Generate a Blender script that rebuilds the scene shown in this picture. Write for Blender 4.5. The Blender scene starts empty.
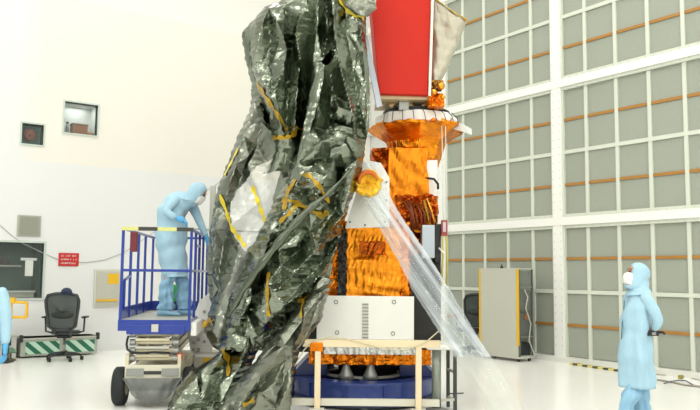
import bpy, math, random
import numpy as np
from mathutils import Vector, Matrix
PI = math.pi
sc = bpy.context.scene
COL = sc.collection
YAW = .6194; PIT = .0916; ROLL = .0099; FPX = 751.5; EYE = 1.6
CY, SY = math.cos(YAW), math.sin(YAW)

# ------------------------------------------------------------------ frames
# "view ground frame": x to the right, y straight ahead, z up, origin under the lens
def ray(px, py):
    X = (px-350)/FPX; Z = -(py-205)/FPX
    x = math.cos(ROLL)*X-math.sin(ROLL)*Z; z = math.sin(ROLL)*X+math.cos(ROLL)*Z
    c, s = math.cos(PIT), math.sin(PIT)
    return x, c-s*z, s+c*z
def U(px, py, D):
    x, y, z = ray(px, py)
    return (x/y*D, D, EYE+z/y*D)
def W(x, y): return (CY*x+SY*y, -SY*x+CY*y)
def on_floor(px, py):
    x, y, z = ray(px, py); D = -EYE*y/z
    return W(x/y*D, D)
def on_Y(px, py, Yw):
    x, y, z = ray(px, py); a, b = W(x, y); t = Yw/b
    return a*t, EYE+z*t
def on_X(px, py, Xw):
    x, y, z = ray(px, py); a, b = W(x, y); t = Xw/a
    return b*t, EYE+z*t

# ------------------------------------------------------------------ materials
def lin(c):
    return tuple((v/255/12.92 if v/255 <= .04045 else ((v/255+.055)/1.055)**2.4) for v in c)+(1,)
MATS = {}
def mat(name, rgb, metal=0, rough=.5, bump=0, bscale=20, var=0, vscale=5, emit=0, coat=0, spec=.5, voro=0):
    if name in MATS: return MATS[name]
    m = bpy.data.materials.new(name); m.use_nodes = True
    nt = m.node_tree; b = nt.nodes['Principled BSDF']
    c = lin(rgb)
    b.inputs['Base Color'].default_value = c
    b.inputs['Metallic'].default_value = metal; b.inputs['Roughness'].default_value = rough
    b.inputs['Specular IOR Level'].default_value = spec
    b.inputs['Coat Weight'].default_value = coat
    if emit:
        b.inputs['Emission Color'].default_value = c; b.inputs['Emission Strength'].default_value = emit
    tc = nt.nodes.new('ShaderNodeTexCoord')
    if var:
        n = nt.nodes.new('ShaderNodeTexNoise'); n.inputs['Scale'].default_value = vscale; n.inputs['Detail'].default_value = 4
        nt.links.new(tc.outputs['Object'], n.inputs['Vector'])
        r = nt.nodes.new('ShaderNodeValToRGB')
        r.color_ramp.elements[0].position = .3; r.color_ramp.elements[1].position = .7
        r.color_ramp.elements[0].color = tuple(max(0, v*(1-var)) for v in c[:3])+(1,)
        r.color_ramp.elements[1].color = tuple(min(1, v*(1+var)) for v in c[:3])+(1,)
        nt.links.new(n.outputs['Fac'], r.inputs['Fac']); nt.links.new(r.outputs['Color'], b.inputs['Base Color'])
    if bump:
        n = nt.nodes.new('ShaderNodeTexNoise'); n.inputs['Scale'].default_value = bscale; n.inputs['Detail'].default_value = 5
        nt.links.new(tc.outputs['Object'], n.inputs['Vector'])
        out = n.outputs['Fac']
        if voro:
            v = nt.nodes.new('ShaderNodeTexVoronoi'); v.feature = 'F1'; v.inputs['Scale'].default_value = voro
            mx = nt.nodes.new('ShaderNodeMixRGB'); mx.inputs['Fac'].default_value = .12
            nt.links.new(tc.outputs['Object'], mx.inputs[1]); nt.links.new(n.outputs['Color'], mx.inputs[2])
            nt.links.new(mx.outputs[0], v.inputs['Vector'])
            ad = nt.nodes.new('ShaderNodeMath'); ad.operation = 'ADD'
            nt.links.new(v.outputs['Distance'], ad.inputs[0]); nt.links.new(n.outputs['Fac'], ad.inputs[1])
            out = ad.outputs[0]
        bp = nt.nodes.new('ShaderNodeBump'); bp.inputs['Strength'].default_value = bump; bp.inputs['Distance'].default_value = .02
        nt.links.new(out, bp.inputs['Height']); nt.links.new(bp.outputs['Normal'], b.inputs['Normal'])
    MATS[name] = m; return m

def film(name, rgb, alpha, streak=0, gloss=.25, metal=0, rough=.15):
    """see-through plastic film: part transparent, part shiny; alpha = how opaque"""
    if name in MATS: return MATS[name]
    m = bpy.data.materials.new(name); m.use_nodes = True
    nt = m.node_tree; b = nt.nodes['Principled BSDF']; out = nt.nodes['Material Output']
    b.inputs['Base Color'].default_value = lin(rgb); b.inputs['Roughness'].default_value = rough
    b.inputs['Metallic'].default_value = metal
    tr = nt.nodes.new('ShaderNodeBsdfTransparent'); tr.inputs[0].default_value = (.97, .98, .97, 1)
    mx = nt.nodes.new('ShaderNodeMixShader')
    lw = nt.nodes.new('ShaderNodeLayerWeight'); lw.inputs['Blend'].default_value = gloss
    ma = nt.nodes.new('ShaderNodeMath'); ma.operation = 'ADD'; ma.use_clamp = True
    nt.links.new(lw.outputs['Facing'], ma.inputs[0]); ma.inputs[1].default_value = alpha
    src = ma.outputs[0]
    if streak:
        tc = nt.nodes.new('ShaderNodeTexCoord'); mp = nt.nodes.new('ShaderNodeMapping')
        mp.inputs['Rotation'].default_value = (0, math.radians(33.5), 0); m_2 = nt.nodes.new('ShaderNodeMapping'); m_2.inputs['Scale'].default_value = (9, 2, .35)
        n = nt.nodes.new('ShaderNodeTexNoise'); n.inputs['Scale'].default_value = 1.6; n.inputs['Detail'].default_value = 3
        nt.links.new(tc.outputs['Object'], mp.inputs[0]); nt.links.new(mp.outputs[0], m_2.inputs[0]); nt.links.new(m_2.outputs[0], n.inputs['Vector'])
        mr = nt.nodes.new('ShaderNodeMapRange'); mr.inputs[1].default_value = .4; mr.inputs[2].default_value = .7
        mr.inputs[3].default_value = -streak*.35; mr.inputs[4].default_value = streak
        nt.links.new(n.outputs['Fac'], mr.inputs[0])
        m2 = nt.nodes.new('ShaderNodeMath'); m2.operation = 'ADD'; m2.use_clamp = True
        nt.links.new(src, m2.inputs[0]); nt.links.new(mr.outputs[0], m2.inputs[1]); src = m2.outputs[0]
    nt.links.new(src, mx.inputs[0]); nt.links.new(tr.outputs[0], mx.inputs[1]); nt.links.new(b.outputs[0], mx.inputs[2])
    nt.links.new(mx.outputs[0], out.inputs['Surface'])
    MATS[name] = m; return m

white = mat('white_paint', (238, 238, 232), rough=.4)
FOIL = mat('metallised_film', (130, 137, 123), metal=1, rough=.17, bump=.035, bscale=5, voro=7)
FOIL_L = mat('metallised_film_matt_side', (130, 134, 122), metal=.95, rough=.24, bump=.06, bscale=6, voro=9)
FOIL_D = mat('metallised_film_dark', (96, 102, 90), metal=1, rough=.2, bump=.1, bscale=5, voro=7)
TAPE = mat('amber_tape', (172, 138, 26), metal=.35, rough=.35, bump=.2, bscale=30, var=.35, vscale=14)
TAPE_Y = mat('yellow_tape', (222, 200, 50), metal=.1, rough=.4, bump=.2, bscale=30, var=.15, vscale=10)
KAP = mat('amber_blanket', (226, 126, 18), metal=.85, rough=.27, bump=.3, bscale=12, voro=9, var=.2, vscale=4)
KAP_S = mat('amber_blanket_smooth', (232, 142, 22), metal=.75, rough=.3, bump=.15, bscale=5, var=.1, vscale=3)
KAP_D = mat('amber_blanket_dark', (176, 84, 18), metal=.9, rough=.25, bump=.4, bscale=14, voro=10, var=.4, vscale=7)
BLACK = mat('plain_black', (22, 20, 18), rough=.45, bump=.2)
RED = mat('red_cover_paint', (192, 38, 22), rough=.6, spec=.25, var=.03, vscale=2)
PANEL = mat('white_radiator', (242, 243, 236), rough=.35)
CREAM = mat('cream_paint', (214, 206, 176), rough=.45)
TAN = mat('tan_paint', (226, 208, 172), rough=.45)
BLUE = mat('lift_blue_paint', (28, 56, 150), rough=.3, coat=.3)
NAVY = mat('stand_blue_paint', (40, 62, 132), rough=.35, coat=.3)
GREY = mat('grey_metal', (150, 152, 148), metal=.5, rough=.35)
LGREY = mat('light_grey_paint', (196, 196, 184), rough=.45)
DGREY = mat('dark_grey_plastic', (48, 50, 50), rough=.5)
RUB = mat('black_rubber', (32, 36, 36), rough=.7, bump=.1)
SUIT = mat('pale_blue_coverall', (166, 203, 221), rough=.8, bump=.9, bscale=7, var=.04, vscale=4)
SUIT_B = mat('pale_blue_boot', (142, 186, 213), rough=.8, bump=.5, bscale=9, var=.05)
GLOVE = mat('blue_glove', (90, 172, 222), rough=.45)
SKIN = mat('skin', (196, 148, 120), rough=.55)
MASK = mat('white_mask', (232, 234, 230), rough=.8)
GOLD = mat('gold_metal', (226, 160, 60), metal=1, rough=.2)
YEL = mat('yellow_paint', (232, 184, 30), rough=.4)

# ------------------------------------------------------------------ mesh helpers
class MB:
    def __init__(s): s.v = []; s.f = []; s.mi = []
    def add(s, vs, fs, mi=0):
        o = len(s.v); s.v += [tuple(map(float, p)) for p in vs]
        s.f += [tuple(o+i for i in f) for f in fs]; s.mi += [mi]*len(fs); return s
    def box(s, x0, x1, y0, y1, z0, z1, mi=0, M=None):
        vs = [(x, y, z) for x in (x0, x1) for y in (y0, y1) for z in (z0, z1)]
        if M: vs = [tuple(M @ Vector(p)) for p in vs]
        return s.add(vs, [(0, 1, 3, 2), (4, 6, 7, 5), (0, 4, 5, 1), (2, 3, 7, 6), (0, 2, 6, 4), (1, 5, 7, 3)], mi)
    def beam(s, a, b, w, h=None, mi=0):
        a = Vector(a); b = Vector(b); h = h or w; d = (b-a).normalized()
        up = Vector((0, 0, 1)) if abs(d.z) < .9 else Vector((0, 1, 0))
        sx = d.cross(up).normalized()*w/2; sy = sx.cross(d).normalized()*h/2
        vs = [p+i*sx+j*sy for p in (a, b) for i, j in ((-1, -1), (1, -1), (1, 1), (-1, 1))]
        return s.add(vs, [(3, 2, 1, 0), (4, 5, 6, 7), (0, 1, 5, 4), (1, 2, 6, 5), (2, 3, 7, 6), (3, 0, 4, 7)], mi)
    def tube(s, pts, r, n=8, mi=0, closed=False):
        pts = [Vector(p) for p in pts]; N = len(pts); rs = r if isinstance(r, (list, tuple)) else [r]*N
        vs = []; pu = None
        for i, p in enumerate(pts):
            if closed: d = pts[(i+1) % N]-pts[i-1]
            else: d = pts[min(i+1, N-1)]-pts[max(i-1, 0)]
            d.normalize()
            if pu is None: pu = d.orthogonal()
            u = (pu-d*pu.dot(d))
            if u.length < 1e-6: u = d.orthogonal()
            u.normalize(); pu = u; w = d.cross(u)
            for k in range(n):
                a = 2*PI*k/n; vs.append(p+(u*math.cos(a)+w*math.sin(a))*rs[i])
        fs = []
        for i in range(N if closed else N-1):
            j = (i+1) % N
            for k in range(n): fs.append((i*n+k, i*n+(k+1) % n, j*n+(k+1) % n, j*n+k))
        if not closed: fs += [tuple(range(n-1, -1, -1)), tuple((N-1)*n+k for k in range(n))]
        return s.add(vs, fs, mi)
    def loft(s, rings, mi=0, caps=True):
        n = len(rings[0]); vs = [p for r in rings for p in r]; fs = []
        for i in range(len(rings)-1):
            for k in range(n): fs.append((i*n+k, i*n+(k+1) % n, (i+1)*n+(k+1) % n, (i+1)*n+k))
        if caps: fs += [tuple(range(n-1, -1, -1)), tuple((len(rings)-1)*n+k for k in range(n))]
        return s.add(vs, fs, mi)
    def lathe(s, prof, c=(0, 0, 0), n=24, axis='z', mi=0, caps=True, ph=0, sx=1, sy=1):
        rings = []
        for r, z in prof:
            ring = []
            for k in range(n):
                a = 2*PI*k/n+ph; x, y = r*math.cos(a)*sx, r*math.sin(a)*sy
                p = (x, y, z) if axis == 'z' else ((z, x, y) if axis == 'x' else (y, z, x))
                ring.append((c[0]+p[0], c[1]+p[1], c[2]+p[2]))
            rings.append(ring)
        return s.loft(rings, mi, caps)
    def ball(s, c, rx, ry=None, rz=None, n=14, m=9, mi=0):
        ry = ry or rx; rz = rz or rx
        rings = [[(c[0]+rx*math.sin(t)*math.cos(2*PI*k/n), c[1]+ry*math.sin(t)*math.sin(2*PI*k/n), c[2]-rz*math.cos(t)) for k in range(n)]
                 for t in [PI*(i+.15)/(m-.7) for i in range(m)]]
        return s.loft(rings, mi)
    def prism(s, poly, y0, y1, mi=0):
        """poly of (x,z) points extruded along y"""
        n = len(poly); vs = [(x, y0, z) for x, z in poly]+[(x, y1, z) for x, z in poly]
        return s.add(vs, [tuple(range(n)), tuple(range(2*n-1, n-1, -1))]+[(i, i+n, (i+1) % n+n, (i+1) % n) for i in range(n)], mi)
    def build(s, name, mats, parent=None, smooth=False, bevel=0, loc=None):
        me = bpy.data.meshes.new(name); me.from_pydata(s.v, [], s.f)
        if not isinstance(mats, (list, tuple)): mats = [mats]
        for m in mats: me.materials.append(m)
        me.polygons.foreach_set('material_index', s.mi)
        import bmesh
        bm = bmesh.new(); bm.from_mesh(me); bmesh.ops.recalc_face_normals(bm, faces=bm.faces); bm.to_mesh(me); bm.free()
        if smooth: me.polygons.foreach_set('use_smooth', [True]*len(me.polygons))
        o = bpy.data.objects.new(name, me); COL.objects.link(o)
        if parent: o.parent = parent
        if loc: o.location = loc
        if bevel:
            b = o.modifiers.new('bevel', 'BEVEL'); b.width = bevel; b.segments = 2; b.limit_method = 'ANGLE'
        return o

def tag(o, label=None, cat=None, group=None, kind=None):
    if label: o['label'] = label
    if cat: o['category'] = cat
    if group: o['group'] = group
    if kind: o['kind'] = kind
    return o
def thing(name, label, cat, x, y, z=0, rot=0, group=None, world=False):
    o = bpy.data.objects.new(name, None); COL.objects.link(o); o.empty_display_size = .2
    if world: o.location = (x, y, z); o.rotation_euler = (0, 0, rot)
    else:
        wx, wy = W(x, y); o.location = (wx, wy, z); o.rotation_euler = (0, 0, -YAW+rot)
    return tag(o, label, cat, group)
def struct(o, label=None):
    o['kind'] = 'structure'
    if label: o['label'] = label
    return o
class Loc:
    """turn a point of the view ground frame into the local frame of a thing standing at x0,y0,z0"""
    def __init__(s, x0, y0, z0=0): s.o = (x0, y0, z0)
    def __call__(s, px, py, D):
        p = U(px, py, D); return (p[0]-s.o[0], p[1]-s.o[1], p[2]-s.o[2])

# ------------------------------------------------------------------ crumpled cloth helpers
def tri(t): return np.abs((t % 1)*2-1)
def folds(x, z, seed, waves, warp=.55):
    """sum of triangle waves: planar facets meeting in sharp creases.  waves: (amp, wavelength, angle deg, spread, count)"""
    r = np.random.RandomState(seed); h = np.zeros_like(x)
    wx = .5*np.sin(2.1*x+1.3*z+seed)+.35*np.sin(3.9*z-2.2*x+seed*2)+.22*np.sin(6.1*x+4.3*z+seed*.7)
    wz = .5*np.sin(1.7*z+2.4*x+seed*1.3)+.3*np.sin(5.1*x-3.7*z+seed)+.18*np.sin(7.7*z-5.1*x+2.*seed)
    for amp, wl, ang, spread, cnt in waves:
        for _ in range(cnt):
            a = math.radians(ang+r.uniform(-spread, spread)); w = wl*r.uniform(.7, 1.4); ph = r.uniform(0, 9)
            t = (x*math.cos(a)+z*math.sin(a))/w+ph+warp*(wx*math.cos(a)+wz*math.sin(a))
            mod = .45+.55*np.clip(.5+.9*np.sin(2.3*x*r.uniform(.6, 2)+3.1*z*r.uniform(.4, 1.4)+r.uniform(0, 6)), 0, 1)
            h = h+amp/math.sqrt(cnt)*(tri(t)-.5)*mod
    return h
class Sheet:
    """a hanging sheet with creases; rows = (py, px_left, px_right, depth) from the top down, kept as real points"""
    def __init__(s, L, rows, waves, seed, wrap=.3, res=.016, jit=.012, wl=1, wr=1, back=0, pw=2.6, warp=.1, creases=None, fill=0, famp=.04, stretch=1.6):
        R = []
        for py, a, b, D in rows:
            A = L(a, py, D+wrap*wl); B = L(b, py, D+wrap*wr); R.append(((A[2]+B[2])/2, A[0], B[0], D-L.o[1]))
        R.sort(); s.R = np.array(R); s.waves = waves; s.seed = seed; s.wrap = wrap; s.jit = jit; s.res = res
        s.wl, s.wr, s.pw, s.back, s.warp = wl, wr, pw, back, warp
        s.T = None
        if creases or fill:
            D = rows[len(rows)//2][3]; V = []; E = []; H = []
            for amp, pts in creases or []:
                for i, p in enumerate(pts):
                    a = L(p[0], p[1], D); V.append(Vector((a[0], a[2]))); H.append(-(p[2] if len(p) > 2 else amp))
                    if i: E.append((len(V)-2, len(V)-1))
            rr = random.Random(seed); z0, z1 = s.R[0, 0]-.1, s.R[-1, 0]+.1; a0, a1 = s.R[:, 1].min()-.1, s.R[:, 2].max()+.1
            step = fill or .3; base = list(V); zz = z0
            while zz < z1:
                xx = a0+rr.uniform(0, step)
                while xx < a1:
                    p = Vector((xx+rr.uniform(-.3, .3)*step, zz+rr.uniform(-.4, .4)*step*stretch))
                    if all((p-q).length > step*.45 for q in base): V.append(p); H.append(rr.uniform(-famp, famp))
                    xx += step
                zz += step*stretch
            for p in ((a0-1, z0-1), (a1+1, z0-1), (a1+1, z1+1), (a0-1, z1+1)): V.append(Vector(p)); H.append(0)
            from mathutils.geometry import delaunay_2d_cdt
            o = delaunay_2d_cdt(V, E, [], 0, 1e-4)
            hh = []
            for k, src in enumerate(o[3]):
                if src: hh.append(H[src[0]])
                else: hh.append(0)
            s.T = (np.array([tuple(v) for v in o[0]]), np.array(o[2]), np.array(hh))
    def facet(s, x, z):
        P, F, H = s.T; out = np.zeros(x.shape); X = x.ravel(); Z = z.ravel(); R_ = out.ravel()
        for f in F:
            (ax, az), (bx, bz), (cx, cz) = P[f[0]], P[f[1]], P[f[2]]
            d = (bx-ax)*(cz-az)-(cx-ax)*(bz-az)
            if abs(d) < 1e-9: continue
            m = np.nonzero((X >= min(ax, bx, cx)) & (X <= max(ax, bx, cx)) & (Z >= min(az, bz, cz)) & (Z <= max(az, bz, cz)))[0]
            if not len(m): continue
            u = ((X[m]-ax)*(cz-az)-(cx-ax)*(Z[m]-az))/d; v = ((bx-ax)*(Z[m]-az)-(X[m]-ax)*(bz-az))/d
            ok = (u >= -1e-6) & (v >= -1e-6) & (u+v <= 1+1e-6); m = m[ok]; u = u[ok]; v = v[ok]
            R_[m] = H[f[0]]*(1-u-v)+H[f[1]]*u+H[f[2]]*v
        return R_.reshape(x.shape)
    def edge(s, z):
        R = s.R
        return np.interp(z, R[:, 0], R[:, 1]), np.interp(z, R[:, 0], R[:, 2]), np.interp(z, R[:, 0], R[:, 3])
    def y(s, x, z):
        xl, xr, d = s.edge(z); q = np.clip((x-xl)/np.maximum(xr-xl, 1e-3), 0, 1)*2-1
        w = np.where(q < 0, s.wl, s.wr)
        h = folds(x, z, s.seed, s.waves, s.warp)
        if s.T is not None: h = h+s.facet(x, z)
        return d+s.wrap*w*np.abs(q)**s.pw+h
    def build(s, name, mats, parent, hole=None, smooth=False):
        z0, z1 = s.R[0, 0], s.R[-1, 0]; nz = max(3, int((z1-z0)/s.res)); wmax = (s.R[:, 2]-s.R[:, 1]).max(); nx = max(4, int(wmax/s.res))
        zz = np.linspace(z0, z1, nz); T = np.linspace(0, 1, nx); rr = np.random.RandomState(s.seed+7)
        xl, xr, d = s.edge(zz)
        ph = rr.uniform(0, 6, 4)
        jl = s.jit*(tri(zz*5+ph[0])+tri(zz*11+ph[1])-1); jr = s.jit*(tri(zz*4.3+ph[2])+tri(zz*12.7+ph[3])-1)
        X = xl[:, None]+(xr-xl)[:, None]*T[None, :]; Z = np.repeat(zz[:, None], nx, 1)
        Yv = s.y(X, Z)
        X = X+jl[:, None]*(1-T)[None, :]+jr[:, None]*T[None, :]
        top = np.linspace(0, 1, nz)
        Z = Z+s.jit*2.2*(tri(X*4+ph[0])-.5)*(np.clip((.06-top)/.06, 0, 1)+np.clip((top-.94)/.06, 0, 1))[:, None]
        P = np.stack([X, Yv, Z], -1).reshape(-1, 3)
        me = bpy.data.meshes.new(name)
        idx = np.arange(nz*nx).reshape(nz, nx)
        F = np.stack([idx[:-1, :-1], idx[:-1, 1:], idx[1:, 1:], idx[1:, :-1]], -1).reshape(-1, 4)
        me.from_pydata(P.tolist(), [], F.tolist())
        if not isinstance(mats, (list, tuple)): mats = [mats]
        for m in mats: me.materials.append(m)
        if hole:
            cx = P[F].mean(1); ins = inside(cx[:, 0], cx[:, 2], hole)
            me.polygons.foreach_set('material_index', ins.astype(int).tolist())
        if smooth: me.polygons.foreach_set('use_smooth', [True]*len(me.polygons))
        o = bpy.data.objects.new(name, me); COL.objects.link(o); o.parent = parent; return o
    def strip(s, L, pts, width, name, m, parent, D, lift=.02):
        """tape laid on the sheet along pixel polyline"""
        P = [L(a, b, D) for a, b in pts]; Q = []
        for i in range(len(P)-1):
            for k in range(8): Q.append(tuple(P[i][j]+(P[i+1][j]-P[i][j])*k/8 for j in (0, 2)))
        Q.append((P[-1][0], P[-1][2])); Q = np.array(Q)
        dd = np.gradient(Q, axis=0); dd /= np.linalg.norm(dd, axis=1)[:, None]; nn = np.stack([-dd[:, 1], dd[:, 0]], 1)
        vs = []; M = 5
        w = width*(.8+.35*np.sin(np.arange(len(Q))*.9+s.seed))
        for j in range(M):
            q = Q+nn*w[:, None]*(j/(M-1)-.5)
            yy = s.y(q[:, 0], q[:, 1])-lift
            vs.append(np.stack([q[:, 0], yy, q[:, 1]], 1))
        n = len(Q); V = np.concatenate(vs).tolist(); mb = MB()
        mb.add(V, [(j*n+i, j*n+i+1, (j+1)*n+i+1, (j+1)*n+i) for j in range(M-1) for i in range(n-1)])
        return mb.build(name, m, parent)
def inside(x, y, poly):
    r = np.zeros(len(x), bool); n = len(poly)
    for i in range(n):
        x1, y1 = poly[i]; x2, y2 = poly[i-1]
        if y1 == y2: continue
        c = ((y1 > y) != (y2 > y)) & (x < (x2-x1)*(y-y1)/(y2-y1)+x1); r ^= c
    return r
def crumple_box(x0, x1, y0, y1, z0, z1, amp, seed, res=.03, wl=.22, ang=0, top_in=0, name='blanket', m=None, parent=None, rnd=.0):
    """a box wrapped in creased blanket; every face finely divided and pushed about"""
    mb = MB()
    def disp(P):
        x, y, z = P[:, 0], P[:, 1], P[:, 2]
        a = folds(x+y*.7, z, seed, [(amp, wl, ang, 35, 3), (amp*.5, wl*.45, ang+60, 60, 3), (amp*.25, wl*.2, ang, 90, 2)])
        cx, cy, cz = (x0+x1)/2, (y0+y1)/2, (z0+z1)/2
        v = np.stack([(x-cx)/(x1-x0), (y-cy)/(y1-y0), (z-cz)/(z1-z0)*.6], 1)
        v = np.sign(v)*np.abs(v*2)**3; v /= np.linalg.norm(v, axis=1)[:, None]+1e-6
        P = P+v*a[:, None]
        if top_in:
            t = (z-z0)/(z1-z0); P[:, 0] += (cx-P[:, 0])*top_in*t; P[:, 1] += (cy-P[:, 1])*top_in*t
        return P
    def face(o, u, v):
        o, u, v = map(np.array, (o, u, v)); nu = max(2, int(np.linalg.norm(u)/res)); nv = max(2, int(np.linalg.norm(v)/res))
        S, T = np.meshgrid(np.linspace(0, 1, nu), np.linspace(0, 1, nv))
        P = o+S.reshape(-1, 1)*u+T.reshape(-1, 1)*v; P = disp(P)
        mb.add(P.tolist(), [(j*nu+i, j*nu+i+1, (j+1)*nu+i+1, (j+1)*nu+i) for j in range(nv-1) for i in range(nu-1)])
    X, Y, Z = x1-x0, y1-y0, z1-z0
    face((x0, y0, z0), (X, 0, 0), (0, 0, Z)); face((x1, y0, z0), (0, Y, 0), (0, 0, Z)); face((x1, y1, z0), (-X, 0, 0), (0, 0, Z))
    face((x0, y1, z0), (0, -Y, 0), (0, 0, Z)); face((x0, y0, z1), (X, 0, 0), (0, Y, 0)); face((x0, y1, z0), (X, 0, 0), (0, -Y, 0))
    import bmesh
    o = mb.build(name, m, parent)
    bm = bmesh.new(); bm.from_mesh(o.data); bmesh.ops.remove_doubles(bm, verts=bm.verts, dist=.0008); bmesh.ops.recalc_face_normals(bm, faces=bm.faces); bm.to_mesh(o.data); bm.free()
    return o

def skin(name, chains, m, parent, sub=2, root=0):
    """one continuous surface grown over joint chains: chains = [[(point, radius) ...]] ; equal points are shared"""
    vs = []; rs = []; es = []; ids = {}
    for ch in chains:
        prev = None
        for p, r in ch:
            k = tuple(round(c, 4) for c in p)
            if k not in ids: ids[k] = len(vs); vs.append(p); rs.append(r)
            i = ids[k]
            if prev is not None and prev != i: es.append((prev, i))
            prev = i
    me = bpy.data.meshes.new(name); me.from_pydata(vs, es, [])
    o = bpy.data.objects.new(name, me); COL.objects.link(o)
    sk = o.modifiers.new('skin', 'SKIN'); sk.use_smooth_shade = True
    if not me.skin_vertices: me.attributes.new
    sv = me.skin_vertices[0].data
    for i, r in enumerate(rs):
        rr = r if isinstance(r, tuple) else (r, r); sv[i].radius = rr; sv[i].use_root = (i == root)
    if sub:
        s = o.modifiers.new('sub', 'SUBSURF'); s.levels = sub; s.render_levels = sub
    dg = bpy.context.evaluated_depsgraph_get(); dg.update()
    nm = bpy.data.meshes.new_from_object(o.evaluated_get(dg)); nm.name = name
    nm.materials.clear(); nm.materials.append(m)
    o.modifiers.clear(); o.data = nm
    for p in nm.polygons: p.use_smooth = True
    if parent: o.parent = parent
    return o

# ================================================================== THE ROOM
XW = 11.57; YW = 15.42; XL, YN = -9.0, -9.0; ZC = 11.0; LEDGE = 7.13
fl = mat('white_epoxy_floor', (247, 247, 243), rough=.22, var=.02, vscale=.6, bump=.02, bscale=3)
struct(MB().box(XL, XW+.4, YN, YW+1.6, -.2, 0).build('floor', fl))
struct(MB().box(XL-.3, XW+.6, YN-.3, YW+2, ZC, ZC+.2).build('ceiling', mat('ceiling_paint', (236, 237, 234), rough=.7)))
wm = mat('far_wall_paint', (216, 217, 214), rough=.7)
struct(MB().box(XL-.2, XL, YN, YW+1.6, 0, ZC).build('wall_left', wm))
struct(MB().box(XL-.2, XW+.4, YN-.2, YN, 0, ZC).build('wall_front', wm))

def two_tone():
    m = bpy.data.materials.new('two_tone_wall_paint'); m.use_nodes = True; nt = m.node_tree; b = nt.nodes['Principled BSDF']
    b.inputs['Roughness'].default_value = .6
    tc = nt.nodes.new('ShaderNodeTexCoord'); sp = nt.nodes.new('ShaderNodeSeparateXYZ'); nt.links.new(tc.outputs['Object'], sp.inputs[0])
    a = nt.nodes.new('ShaderNodeMath'); a.operation = 'GREATER_THAN'; a.inputs[1].default_value = 3.74; nt.links.new(sp.outputs['Z'], a.inputs[0])
    c = nt.nodes.new('ShaderNodeMath'); c.operation = 'MULTIPLY_ADD'; c.use_clamp = True; c.inputs[1].default_value = 2.2; c.inputs[2].default_value = -6.7; nt.links.new(sp.outputs['X'], c.inputs[0])
    d = nt.nodes.new('ShaderNodeMath'); d.operation = 'MULTIPLY'; nt.links.new(a.outputs[0], d.inputs[0]); nt.links.new(c.outputs[0], d.inputs[1])
    mx = nt.nodes.new('ShaderNodeMixRGB'); mx.inputs[1].default_value = lin((226, 228, 227)); mx.inputs[2].default_value = lin((231, 229, 219))
    nt.links.new(d.outputs[0], mx.inputs[0]); nt.links.new(mx.outputs[0], b.inputs['Base Color']); return m
holes = [(3.16, 3.56, 4.06, 4.46), (3.94, 4.60, 4.37, 5.0), (2.0, 3.67, 1.08, 2.14)]
xs = sorted({XL, XW+.05}|{h[0] for h in holes}|{h[1] for h in holes}); zs = sorted({0, LEDGE}|{h[2] for h in holes}|{h[3] for h in holes})
mb = MB()
for i in range(len(xs)-1):
    for j in range(len(zs)-1):
        cx, cz = (xs[i]+xs[i+1])/2, (zs[j]+zs[j+1])/2
        if any(h[0] < cx < h[1] and h[2] < cz < h[3] for h in holes): continue
        mb.box(xs[i], xs[i+1], YW, YW+.16, zs[j], zs[j+1])
struct(mb.build('wall_back', two_tone()))
struct(MB().box(XL, XW+.3, YW+1.3, YW+1.5, LEDGE-.2, ZC).build('wall_upper', mat('upper_wall_paint', (242, 241, 236), rough=.6)))
struct(MB().box(XL, XW+.3, YW+.16, YW+1.3, LEDGE-.12, LEDGE-.02).build('trim_20', white))
struct(MB().box(XL, XW, YW-.02, YW, 0, .1).build('baseboard_back', mat('cove_base', (222, 224, 222), rough=.5)))

# --- recessed windows of the back wall
glass = film('window_glass', (225, 235, 232), .03, gloss=.12, rough=.05)
gfr = mat('window_frame_green_grey', (196, 208, 200), rough=.4)
din = mat('dim_room_green', (98, 118, 110), rough=.8)
lin_w = mat('inner_wall_grey', (190, 196, 190), rough=.8)
def recess(n, h, depth, inner, fr=.03):
    x0, x1, z0, z1 = h; o = MB()
    o.box(x0-fr, x1+fr, YW-.02, YW+.02, z1, z1+fr).box(x0-fr, x1+fr, YW-.02, YW+.02, z0-fr, z0)
    o.box(x0-fr, x0, YW-.02, YW+.02, z0, z1).box(x1, x1+fr, YW-.02, YW+.02, z0, z1)
    w = struct(o.build('window_%d' % n, gfr))
    b = MB(); t = .02
    b.box(x0-t, x1+t, YW+depth, YW+depth+t, z0-t, z1+t).box(x0-t, x0, YW+.03, YW+depth, z0, z1).box(x1, x1+t, YW+.03, YW+depth, z0, z1)
    b.box(x0-t, x1+t, YW+.03, YW+depth, z0-t, z0).box(x0-t, x1+t, YW+.03, YW+depth, z1, z1+t)
    b.build('recess', inner, w)
    MB().box(x0, x1, YW+.025, YW+.033, z0, z1).build('pane', glass, w)
    return w
recess(1, holes[0], .25, mat('recess_dark_green', (92, 118, 106), rough=.7))
w2 = recess(2, holes[1], .5, lin_w)
ll = bpy.data.lights.new('recess_fill_light', 'AREA'); ll.size = .4; ll.energy = 3; lo = bpy.data.objects.new('recess_fill_light', ll); COL.objects.link(lo); lo.location = (4.27, YW+.25, 4.99)  # unseen fill light added to brighten the window recess
recess(3, holes[2], .9, din, .04)
o = MB().lathe([(.01, 0), (.11, .01), (.125, .05), (.11, .09), (.05, .11)], (3.34, YW+.12, 4.27), 24, 'y').lathe([(.03, 0), (.03, .04)], (3.34, YW+.08, 4.27), 12, 'y').build('alarm_bell', mat('rust_red', (138, 78, 62), rough=.5), smooth=True)
tag(o, 'round rust red bell in the small square wall recess', 'bell')
t = thing('carton', 'reddish brown box standing in the upper wall window', 'box', 4.31, YW+.2, 4.37, world=True)
MB().box(-.17, .13, -.1, .1, 0, .2).build('body', mat('brown_carton', (146, 96, 70), rough=.7), t, bevel=.005)
MB().box(-.18, .14, -.11, .11, .2, .23).build('lid', mat('brown_lid', (120, 92, 72), rough=.7), t)
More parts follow.
